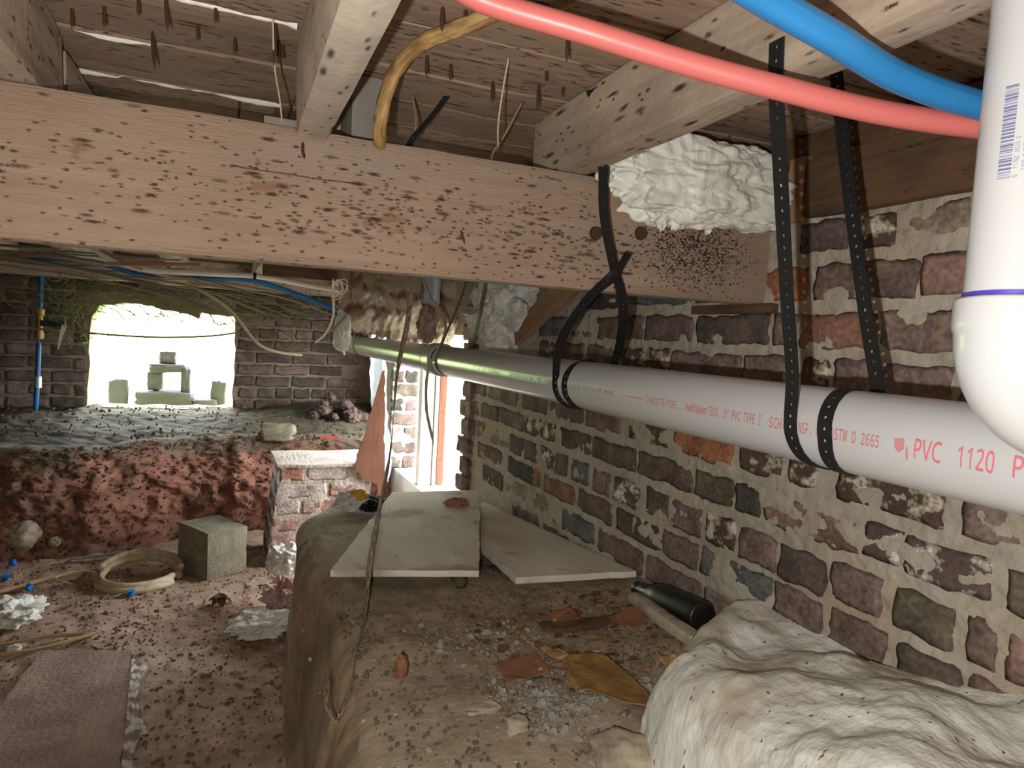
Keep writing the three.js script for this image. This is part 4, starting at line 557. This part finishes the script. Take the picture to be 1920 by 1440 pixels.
  for (let i = 0; i < 150; i++) { const x = rnd(0.42, 0.82), z = rnd(-1.24, -0.9), l = solo('dry_leaf', leafGeo[i % 3], M.leaf[i % 4], 'curled dry leaf in the bench litter below the broken foam board', 'leaf', 'dry leaves on the bench'); const s = rnd(0.01, 0.028); l.scale.set(s, s, s * 0.8); l.position.set(x, bt(x, z) + 0.003, z); l.rotation.set(rnd(-0.35, 0.35), rnd(0, 6.3), rnd(-0.35, 0.35)); }
  const crumbs = (name, n, m, geo, spot, size, label) => { const im = new THREE.InstancedMesh(geo, m, n), o = new THREE.Object3D(); for (let i = 0; i < n; i++) { const [x, z, y] = spot(); const s = size(); o.position.set(x, y, z); o.rotation.set(rnd(0, 6), rnd(0, 6), rnd(0, 6)); o.scale.set(s, s * 0.6, s * rnd(0.6, 1)); o.updateMatrix(); im.setMatrixAt(i, o.matrix); } im.name = name; im.castShadow = im.receiveShadow = true; im.userData = { kind: 'stuff', label, category: 'crumbs' }; scene.add(im); };
  const chip = lump(1, 1, 1, { detail: 1, seed: 9, amp: 0.4 }), gauss = () => rnd() + rnd() + rnd() - 1.5;
  crumbs('plaster_crumbs', 1100, M.plasterWhite, chip, () => { const k = rnd(), c = k < 0.5 ? [0.47, -0.87, 0.09, 0.09] : k < 0.7 ? [0.46, -1.1, 0.12, 0.06] : k < 0.8 ? [0.64, -0.87, 0.03, 0.04] : [0.45, -0.95, 0.25, 0.25]; const x = c[0] + gauss() * c[2], z = c[1] + gauss() * c[3]; return [x, z, bt(x, z) + 0.001]; }, () => rnd() < 0.06 ? rnd(0.004, 0.0095) : rnd(0.0008, 0.0035), 'white plaster crumbs strewn over the bench');
  crumbs('bench_clods', 1100, M.clod, chip, () => { const x = rnd(0.4, 0.84), z = rnd(-1.26, -0.92); return [x, z, bt(x, z)]; }, () => 0.001 + 0.008 * rnd() * rnd(), 'crumbled soil and rotten bark below the broken foam board');
  crumbs('bench_grit', 2600, M.bench, chip, () => { const x = rnd(0.2, 0.85), z = rnd(-1.5, -0.55); return [x, z, bt(x, z)]; }, () => rnd(0.001, 0.005), 'loose grit on the bench');
  const flY = (x, z) => floorY(x, z);
  crumbs('floor_litter', 1000, M.leaf[1], leafGeo[1], () => { const x = rnd(-0.9, 0.2), z = rnd(-3.2, -1.55); return [x, z, flY(x, z) + 0.003]; }, () => rnd(0.003, 0.011), 'fine leaf litter on the dirt floor');
  crumbs('floor_bark', 900, M.leaf[2], leafGeo[2], () => { const x = rnd(-0.9, 0.2), z = rnd(-3.1, -1.55); return [x, z, flY(x, z) + 0.003]; }, () => rnd(0.004, 0.014), 'tan bark and leaf scraps on the dirt floor');
  crumbs('floor_pebbles', 2600, M.floor, chip, () => { const x = rnd(-0.9, 0.2), z = rnd(-3.2, -1.55); return [x, z, flY(x, z)]; }, () => 0.0015 + 0.011 * rnd() * rnd(), 'pebbles and clods on the dirt floor');
  crumbs('pale_flecks', 220, M.tuft, chip, () => { const x = rnd(-0.8, 0.2), z = rnd(-3, -1.6); return [x, z, flY(x, z) + 0.002]; }, () => rnd(0.002, 0.006), 'pale flecks scattered on the dirt floor');
  crumbs('shelf_litter', 900, M.leaf[3], leafGeo[0], () => { const x = rnd(-1.2, 0.7), z = rnd(-4.4, -3.55); return [x, z, 0.43 + 0.055 * sstep(-3.6, -4.45, z) + 0.012]; }, () => rnd(0.005, 0.02), 'leaf litter on the shelf under the window');
}

// ------------------------------------------------------------------ things on the lower floor
{ seed(81);
  { const b = thing('concrete_block', 'grey concrete block standing in the shadow of the dirt bank', 'block');
    const g = timber(-0.085, 0.085, 0, 0.19, -0.115, 0.115, 0.004, 0.006); mesh('block_body', g, M.concrete, b); b.position.set(0.02 - 0.085, 0, -2.945); b.rotation.y = 0.52; b.position.set(-0.032, 0, -2.94); }
  { const h = thing('hose_coil', 'pale corrugated hose coiled in a ring on the dirt beside the concrete block', 'hose');
    const ring = (r0, y0, a0, a1, rad, tilt) => { const p = []; for (let i = 0; i <= 40; i++) { const a = lerp(a0, a1, i / 40), x = Math.cos(a) * r0, z = Math.sin(a) * r0 * 1.08; p.push([-0.285 + x, y0 + 0.018 + (z < 0 ? -z * tilt : 0), -2.865 + z]); } return tube(p, rad, { n: 90, k: 12 }); };
    mesh('outer_turn', ring(0.135, 0.0, 0.5, 6.5, 0.0145, 0.2), M.hose, h);
    mesh('inner_turn', ring(0.126, 0.014, 0.35, 3.6, 0.0125, 0.12), M.hose, h);
    mesh('top_turn', ring(0.142, 0.018, 3.4, 6.2, 0.0135, 0.2), M.hose, h); }
  const bar = (pts, r, m, name, label, cat, o) => solo(name, tube(pts, r, { n: 16, k: 8, ...o }), m, label, cat);
  bar([[-0.85, 0.016, -2.79], [-0.71, 0.016, -2.825], [-0.62, 0.02, -2.885], [-0.42, 0.03, -2.985]], 0.0075, M.stick, 'wood_strip', 'long pale wood strip pointing at the hose coil', 'strip');
  bar([[-0.62, 0.012, -2.37], [-0.5, 0.016, -2.385], [-0.35, 0.014, -2.384]], 0.006, M.stick, 'straw_strip', 'straight straw coloured strip meeting a second one at a point', 'strip');
  bar([[-0.345, 0.016, -2.384], [-0.42, 0.014, -2.34], [-0.5, 0.012, -2.31], [-0.6, 0.012, -2.3]], 0.0065, M.stick, 'straw_strip', 'straw coloured strip slanting toward the dirty mat board', 'strip');
  bar([[-0.5, 0.012, -2.86], [-0.56, 0.03, -2.88], [-0.52, 0.036, -2.92], [-0.45, 0.03, -2.93], [-0.43, 0.02, -2.92]], 0.003, M.hose, 'wire_loop', 'thin pale wire loop lying over the wood strip', 'wire');
  bar([[-0.38, 0.012, -2.7], [-0.34, 0.014, -2.69], [-0.32, 0.012, -2.74], [-0.35, 0.012, -2.78]], 0.0025, M.hose, 'wire_bit', 'short curled pale wire in the dirt in front of the coil', 'wire');
  solo('grey_slat', timber(-0.105, 0.105, 0.008, 0.016, -0.014, 0.014, 0.002, 0.003).rotateY(0.17).translate(-0.456, 0.012, -3.14), M.greyBoard, 'flat grey wood slat at the foot of the red bank', 'slat');
  { const g = lying(ragged([[-0.477, -2.285], [-0.241, -2.216], [-0.21, -1.97], [-0.187, -1.6], [-0.51, -1.6], [-0.5, -1.95]], 0.006, 0.03, 8), 0.008, 0.012); solo('mat_board', g, M.matBoard, 'dirty brown sheet of board lying flat on the dirt floor', 'board');
    const e = sheet(60, 10, (u, v) => { const z = lerp(-2.2, -1.6, u), x0 = -0.232 + (z + 2.2) * 0.075, w = 0.05 * (0.6 + fbm(z * 9, 3, 1, 3)) * sstep(0, 0.15, u); return [x0 + v * w, 0.022 - v * 0.008 + 0.006 * noise(z * 40, v * 5), z, x0 + v * w, z]; }); solo('lime_spill', e, M.limeDust, 'streak of grey white lime dust along the edge of the mat board', 'dust'); }
  solo('rotten_plank', timber(-0.9, -0.54, 0.004, 0.02, -2.08, -2.0, 0.004, 0.003).rotateY(0.0), M.brownWood, 'brown rotten plank lying left of the mat board', 'plank');
  solo('white_lump', lump(0.02, 0.012, 0.014, { detail: 5, seed: 91, amp: 0.3 }).translate(-0.55, 0.018, -2.32), M.tuft, 'small white lump beside the straw coloured strips', 'lump');
  [[-0.732, -2.977, 'blue plastic cap on the dirt at the end of the wood strip'], [-0.63, -2.84, 'blue plastic bit under the wood strip'], [-0.293, -2.7, 'blue plastic bit touching the front of the hose coil'], [-0.751, -3.138, 'blue and white plastic bit near the foot of the bank']].forEach(([x, z, l], i) => solo('blue_bit', new THREE.CylinderGeometry(0.011, 0.013, 0.02, 10).rotateZ(1.2 + i).rotateY(i).translate(x, 0.018, z), M.plasticBlue, l, 'plastic bit', 'blue plastic bits on the dirt'));
  { const lf = thing('dead_leaf', 'large curled dead leaf on the dirt in front of the concrete block', 'leaf'); for (let i = 0; i < 3; i++) { const m = mesh('lobe', sheet(6, 5, (u, v) => { const w = Math.sin(u * 3.0) * 0.022 + 0.003; return [(u - 0.5) * 0.075, 0.018 * Math.sin(u * 3) + 0.014 * Math.abs(v - 0.5), (v - 0.5) * w * 1.6]; }), M.leaf[1], lf); m.rotation.y = i * 0.9; m.rotation.z = i * 0.3 - 0.2; } lf.position.set(0.0, 0.014, -2.54); }
  solo('bank_rock', lump(0.085, 0.07, 0.05, { detail: 14, seed: 93, amp: 0.2, freq: 1.2 }).translate(-0.74, 0.1, -3.235), M.stone, 'large pale rock embedded at the foot of the red bank', 'rock');
  solo('bank_pebble', lump(0.022, 0.02, 0.02, { detail: 5, seed: 94, amp: 0.3 }).translate(-0.625, 0.075, -3.2), M.stone, 'round pebble stuck in the bank beside the pale rock', 'rock');
  solo('shelf_rock', lump(0.085, 0.045, 0.05, { detail: 5, seed: 95, amp: 0.22, square: 0.6, flat: 0.8 }).translate(0.25, 0.455, -3.62), M.concrete, 'blocky flat rock on the lip of the dirt bank', 'rock');
  solo('shelf_pile', mergeGeometries(Array.from({ length: 34 }, (_, i) => { const a = rnd(0, 6.3), r = Math.sqrt(rnd()) * 0.17, s = rnd(0.02, 0.05); return lump(s, s * 0.8, s, { detail: 5, seed: i * 3.1, amp: 0.35, freq: 1.8 }).rotateY(a).translate(0.6 + Math.cos(a) * r, 0.47 + (0.17 - r) * rnd(0.2, 0.8), -4.15 + Math.sin(a) * r * 0.8); })), std({ color: 0x54423b, bumpMap: coarse, bumpScale: 0.02 }), 'crumbly reddish debris heap in the corner of the shelf', 'debris');
  solo('red_plastic_bit', timber(0.44, 0.53, 0.452, 0.462, -3.47, -3.45, 0.001, 0.002), M.redPlastic, 'flat red plastic strip on the shelf behind the brick pier', 'plastic bit');
}
// ------------------------------------------------------------------ brick pier and doorway
{ seed(91);
  const pier = thing('brick_pier', 'low whitewashed brick pier between the dirt bank and the doorway', 'pier');
  const lean = (y) => 0.172 + y * 0.1, wid = 0.385;
  const g = new THREE.BoxGeometry(wid, 0.44, 0.32, 20, 22, 12).translate(wid / 2, 0.205, -3.06), p = g.attributes.position;
  for (let i = 0; i < p.count; i++) { const x = p.getX(i), y = p.getY(i), z = p.getZ(i), n = 0.006 * fbm(x * 20, y * 20, z * 20, 3) * 2; p.setXYZ(i, x + lean(y) + n, y + n, z + n); } g.computeVertexNormals();
  mesh('mortar_core', metreUV(g), M.pierMortar, pier);
  let k = 900; for (let c = 0; c < 6; c++) { const y = 0.04 + c * 0.07; let x = lean(y) + 0.004 - (c % 2) * 0.1; while (x < lean(y) + wid) { const a = Math.max(x, lean(y) + 0.002), b = Math.min(x + 0.195, lean(y) + wid - 0.002); if (b - a > 0.03) { const m = mesh('brick', brickGeo(b - a, 0.056, 0.03, ++k, 0.8), M.pierBrick[(k * 7 + c) % 4], pier); m.position.set((a + b) / 2, y, -2.898); } x += 0.206; }
    for (let q = 0; q < 2; q++) { const m = mesh('brick', brickGeo(0.14, 0.056, 0.03, ++k, 0.8), M.brick['pg'[q]], pier); m.position.set(lean(y) - 0.002, y, -2.98 - q * 0.152); m.rotation.y = -Math.PI / 2; } }
  mesh('cap', timber(0.2, 0.615, 0.418, 0.436, -3.22, -2.885, 0.008, 0.006), M.pierMortar, pier);
  const sill = structure('door_sill', 'pale concrete threshold of the doorway'); mesh('slab', new THREE.BoxGeometry(0.5, 0.5, 1.85).translate(1.06, 0.05, -3.4), M.gravel, sill);
  const jamb = structure('wall_right_jamb', 'ragged brick end of the wall at the doorway'); let q = 1200;
  mesh('jamb_core', new THREE.BoxGeometry(0.2, 1.1, 0.05).translate(0.955, 0.75, -2.455), M.mortar, jamb);
  for (let c = 0; c < 11; c++) { const b = mesh('brick', brickGeo(0.1 + (c % 2) * 0.03, 0.06, 0.05, ++q, 1.2), M.brick['tmpmt'[c % 5]], jamb); b.position.set(WX - 0.012 - rnd(0, 0.01), 0.36 + c * 0.0727, -2.44 - (c % 2) * 0.015 + 0.02 * noise(c * 2.3)); b.rotation.y = -Math.PI / 2; }
  const col = thing('brick_column', 'narrow brick column standing in the doorway', 'column');
  mesh('column_core', new THREE.BoxGeometry(0.125, 0.92, 0.2).translate(0.848, 0.765, -3.51), M.mortar, col);
  for (let c = 0; c < 12; c++) { const y = 0.335 + c * 0.0735, s = c % 2; for (const [a, b] of s ? [[0.782, 0.916]] : [[0.782, 0.84], [0.85, 0.916]]) { const m = mesh('brick', brickGeo(b - a, 0.06, 0.03, ++q, 1.2), M.brick['gpdkm'[(c * 2 + (a > 0.8 ? 1 : 0)) % 5]], col); m.position.set((a + b) / 2, y, -3.408); } }
  const fr = thing('door_frame', 'white painted door post with a bare reddish jamb board', 'door frame');
  mesh('post', timber(0.826, 0.886, 0.3, 1.06, -3.06, -3.0, 0.002, 0.006), M.whitePost, fr);
  mesh('inner_strip', timber(0.888, 0.906, 0.3, 1.06, -3.04, -2.99, 0.002, 0.004), M.whitePost, fr);
  mesh('jamb_board', timber(0.912, 0.945, 0.3, 1.06, -3.04, -3.0, 0.003, 0.004), M.plywood, fr);
  const lintel = structure('wall_right_lintel', 'wall above and beyond the doorway'); mesh('lintel_core', new THREE.BoxGeometry(0.19, 0.34, 1.95).translate(0.965, 1.17, -3.45), M.joist, lintel); mesh('corner_pier', new THREE.BoxGeometry(0.2, 1.6, 0.42).translate(0.965, 0.6, -4.25), M.mortar, lintel);
  { const o = ragged([[0.625, 0.835], [0.615, 0.83, 0.3], [0.575, 0.66], [0.54, 0.52], [0.52, 0.47], [0.517, 0.40, 2.5], [0.565, 0.355, 2], [0.615, 0.34, 0.5], [0.607, 0.14], [0.633, 0.14], [0.642, 0.37]], 0.004, 0.018, 5); const s = slab(o, 0.007); s.translate(0, 0, -2.884); solo('plywood_shard', metreUV(s), M.plywood, 'torn reddish plywood shard standing against the pier and doorway', 'plywood'); }
  { const g2 = sheet(24, 70, (u, v) => { const y = lerp(0.98, 0.24, v), w = 0.085 + 0.02 * noise(v * 8, 3), x = 0.69 + 0.05 * v + (u - 0.5) * w + 0.012 * noise(v * 10, u * 3); return [x, y, -3.38 + 0.02 * Math.sin(u * 9 + v * 7) + 0.025 * fbm(u * 3, v * 9, 4, 4), x, y]; }); solo('foil_sheet', g2, M.foil, 'crinkled silvery white foil sheet hanging beside the brick column', 'foil'); }
  solo('metal_bracket', mergeGeometries([new THREE.BoxGeometry(0.05, 0.12, 0.004).translate(0.62, 1.16, -2.22), new THREE.BoxGeometry(0.006, 0.12, 0.03).translate(0.646, 1.16, -2.207)]), M.galv, 'grey galvanised bracket beside the frayed rope', 'bracket');
  solo('plastic_ring', tube([[0.66, 1.075, -2.0], [0.69, 1.07, -2.0], [0.725, 1.085, -2.0], [0.745, 1.12, -2.0], [0.745, 1.17, -2.0]], 0.0065, { n: 24, k: 10 }), M.galv, 'curved grey plastic pipe loop above the coupling', 'pipe');
}
// ------------------------------------------------------------------ pipes, cables and vines of the far bay
{ seed(101);
  const bar = (pts, r, m, name, label, cat, grp) => solo(name, tube(pts, r, { n: pts.length * 8, k: 10 }), m, label, cat, grp);
  { const v = thing('blue_supply_pipe', 'blue vertical water pipe with brass valve on the window wall', 'pipe'); const P = (y, x) => [x, y, -4.3];
    mesh('upper_length', tube([P(1.31, -0.904), P(1.2, -0.908), P(1.01, -0.913)], 0.0125, { n: 12, k: 14 }), M.bluePipe, v); mesh('lower_length', tube([P(0.86, -0.917), P(0.7, -0.92), P(0.46, -0.93)], 0.0125, { n: 12, k: 14 }), M.bluePipe, v);
    mesh('valve_body', new THREE.CylinderGeometry(0.017, 0.017, 0.16, 14).translate(-0.915, 0.94, -4.3), M.brass, v); mesh('valve_collar', new THREE.CylinderGeometry(0.023, 0.023, 0.03, 8).translate(-0.914, 1.0, -4.3), M.brass, v); mesh('valve_collar', new THREE.CylinderGeometry(0.023, 0.023, 0.03, 8).translate(-0.916, 0.88, -4.3), M.brass, v);
    mesh('valve_handle', new THREE.BoxGeometry(0.11, 0.03, 0.03).translate(-0.85, 0.945, -4.28), M.blackMatt, v.getObjectByName('valve_body')); mesh('joint', new THREE.CylinderGeometry(0.018, 0.018, 0.06, 12).translate(-0.92, 0.63, -4.3), M.galv, v); mesh('elbow', lump(0.022, 0.022, 0.022, { detail: 4, amp: 0.05 }).translate(-0.93, 0.452, -4.3), M.galv, v); mesh('branch', tube([[-0.93, 0.45, -4.3], [-1.1, 0.453, -4.3], [-1.4, 0.46, -4.3]], 0.0125, { n: 8, k: 12 }), M.bluePipe, v); }
  solo('white_tag', sheet(3, 10, (u, v) => [-0.79 - 0.03 * v + (u - 0.5) * 0.026 * (1 - v * 0.7), 0.94 - 0.13 * v, -4.24 + 0.012 * Math.sin(v * 4)]), M.whitePex, 'curled white paper tag hanging beside the brass valve', 'tag');
  { const w = thing('white_supply_pipe', 'white plastic pipe bending under the far joists toward the torn insulation', 'pipe'); mesh('pipe', tube([[-0.62, 1.3, -2.95], [-0.48, 1.262, -3.0], [-0.43, 1.222, -3.0], [-0.32, 1.19, -3.0], [-0.093, 1.191, -3.0], [0.106, 1.196, -3.0], [0.28, 1.18, -3.0], [0.46, 1.16, -2.95]], 0.012, { n: 70, k: 12 }), M.whitePex, w); mesh('clip', new THREE.CylinderGeometry(0.0145, 0.0145, 0.012, 12).rotateZ(Math.PI / 2).translate(0.1, 1.196, -3.0), M.blackMatt, w.getObjectByName('pipe')); }
  bar([[-0.9, 1.24, -3.6], [-0.5, 1.222, -3.4], [-0.36, 1.186, -3.4], [-0.105, 1.191, -3.4], [0.097, 1.2, -3.4], [0.312, 1.148, -3.4], [0.56, 1.06, -3.35]], 0.0125, M.bluePipe, 'blue_far_pipe', 'dark blue plastic pipe sagging below the white one in the far bay', 'pipe');
  bar([[-1.1, 1.222, -3.3], [-0.8, 1.225, -3.2], [-0.62, 1.215, -3.1], [-0.42, 1.2, -3.1]], 0.008, M.cable, 'beige_cable', 'beige cable running level below the girder beside the blue pipe top', 'cable');
  bar([[-0.45, 1.25, -2.94], [-0.35, 1.2, -2.96], [-0.25, 1.175, -3.04], [-0.1, 1.16, -3.1]], 0.006, M.root, 'brown_cable', 'brown cable twisting over the white pipe', 'cable');
  bar([[-0.3, 1.252, -3.4], [-0.22, 1.2, -3.5], [0.0, 1.07, -3.6], [0.15, 0.9, -3.7], [0.25, 0.86, -3.8], [0.4, 0.84, -4.0]], 0.009, M.cable, 'sagging_cable', 'thick tan cable sagging across the window corner', 'cable');
  bar([[-1.2, 0.93, -4.25], [-0.72, 0.905, -4.25], [-0.3, 0.9, -4.25], [0.05, 0.945, -4.25], [0.3, 1.05, -4.25]], 0.0055, M.vine, 'window_cable', 'single dark cable stretched across the window opening', 'cable');
  for (let i = 0; i < 10; i++) { const y = rnd(1.2, 1.25), z = rnd(-4.1, -3.1), x = rnd(-1.2, -0.3), s = rnd(-0.2, 0.02); bar([[-1.01 + (i % 3) * 0.42, 1.251, z], [x, y, z], [x + 0.3, y - 0.03 + rnd(-0.02, 0.02), z], [x + 0.6, y + s * 0.4, z], [x + 0.95, y + s, z]], rnd(0.003, 0.006), i % 2 ? M.cableGrey : M.cable, 'loose_cable', 'loose old cable drooping under the far joists', 'cable', 'loose cables of the far bay'); }
  // dry vines and cobwebs hanging over the window
  const parts = []; for (let i = 0; i < 150; i++) { const x = rnd(-1.2, 0.35), y = rnd(1.04, 1.2), z = rnd(-4.38, -4.1), l = rnd(0.05, 0.3), d = rnd(-0.7, 0.4), pts = []; for (let k = 0; k <= 5; k++) { const t = k / 5; pts.push([x + l * t + 0.06 * noise(i * 7.3, t * 4), y + d * l * t - 0.12 * l * Math.sin(t * 3) + 0.07 * noise(t * 4, i * 3.7), z + 0.03 * noise(t * 3, i)]); } parts.push(tube(pts, rnd(0.0008, 0.003), { n: 10, k: 4 })); }
  for (let i = 0; i < 40; i++) { const x = rnd(-0.86, -0.7), y = rnd(0.86, 1.12), pts = []; for (let k = 0; k <= 4; k++) pts.push([x + 0.05 * noise(i, k * 0.7), y - k * rnd(0.01, 0.03), -4.34 + 0.06 * noise(k, i * 3)]); parts.push(tube(pts, rnd(0.0012, 0.004), { n: 8, k: 4 })); }
  const vines = mesh('dry_vines', mergeGeometries(parts), M.vine); vines.userData = { kind: 'stuff', label: 'tangle of dry vines and cobwebs over the window hole', category: 'vines' }; scene.add(vines);
}
// ------------------------------------------------------------------ outside
{ seed(111);
  const lawn = structure('lawn', 'sunlit grass outside the window');
  mesh('lawn_ground', sheet(60, 60, (u, v) => { const x = lerp(-14, 10, u), z = lerp(-4.66, -22, v); return [x, 0.415 + 0.16 * Math.max(0, -z - 6.2) + 0.05 * fbm(x, z, 2, 3), z, x, z]; }), M.grass, lawn);
  const upper = structure('added_upper_house', 'unseen storey and eaves, added above the crawl space to shade the garden stones');  // unseen upper house, added to keep sky light off the garden stones
  mesh('upper_walls', new THREE.BoxGeometry(4.3, 3.4, 6.6).translate(-1.05, 3.13, -1.38), M.plain, upper);
  mesh('eaves', new THREE.BoxGeometry(5.5, 0.15, 7.8).translate(-1.05, 4.8, -1.38), M.plain, upper);
  const yard = structure('yard', 'pale gravel yard outside the doorway');
  mesh('yard_ground', sheet(10, 10, (u, v) => [lerp(1.06, 12, u), 0.27, lerp(6, -4.8, v), u * 11, v * 11]), M.gravel, yard);
  mesh('rear_ground', sheet(10, 10, (u, v) => [lerp(-8, 1.06, u), 0.2, lerp(8, 1.9, v), u * 9, v * 6]), M.gravel, yard);
  const st = (x, y, z, a, b, c, sd, label, rot = 0) => { const m = solo('garden_stone', lump(a, b, c, { detail: 8, seed: sd, amp: 0.14, square: 0.75, freq: 1.5 }), M.gardenStone, label, 'stone'); m.position.set(x, y, z); m.rotation.set(0.05, rot, rot * 0.2); };
  st(-0.63, 0.51, -4.95, 0.058, 0.1, 0.05, 1, 'upright grey stone outside the window beside the ragged left jamb', 0.2);
  st(-0.36, 0.47, -4.95, 0.17, 0.065, 0.07, 2, 'wide dark base stone of the little stack outside the window');
  st(-0.42, 0.6, -4.96, 0.045, 0.06, 0.05, 3, 'left supporting stone of the stack outside the window');
  st(-0.24, 0.6, -4.96, 0.03, 0.09, 0.05, 4, 'slim right supporting stone of the stack outside the window');
  st(-0.35, 0.685, -4.96, 0.11, 0.03, 0.06, 5, 'flat bridging stone of the stack outside the window', 0.1);
  st(-0.35, 0.755, -4.96, 0.05, 0.04, 0.04, 6, 'small top stone of the stack outside the window');
  st(-0.12, 0.455, -4.93, 0.07, 0.035, 0.06, 7, 'low stone beside the foot of the stack outside the window');
  st(-0.035, 0.515, -4.95, 0.05, 0.1, 0.05, 8, 'upright brown grey stone outside the window beside the right jamb', -0.2);
}
// the phone that holds the flash, just behind the lens
{ const l = thing('camera_phone', 'dark phone held up with its flash lit', 'phone');
  const body = mesh('body', new THREE.BoxGeometry(0.15, 0.072, 0.008), M.blackMatt, l);
  mesh('flash_lens', new THREE.CircleGeometry(0.005, 20).rotateY(Math.PI).translate(-0.04, -0.034, -0.0045), new THREE.MeshStandardMaterial({ color: 0xffffff, emissive: 0xfff2e0, emissiveIntensity: 2, side: THREE.DoubleSide }), body);
  l.position.copy(camera.position).addScaledVector(camZ, 0.03); l.quaternion.copy(camera.quaternion); }
scene.traverse((o) => { if (o.isMesh) { o.castShadow = o.userData.noShadow ? false : o.castShadow; o.receiveShadow = true; } });
renderer.render(scene, camera);
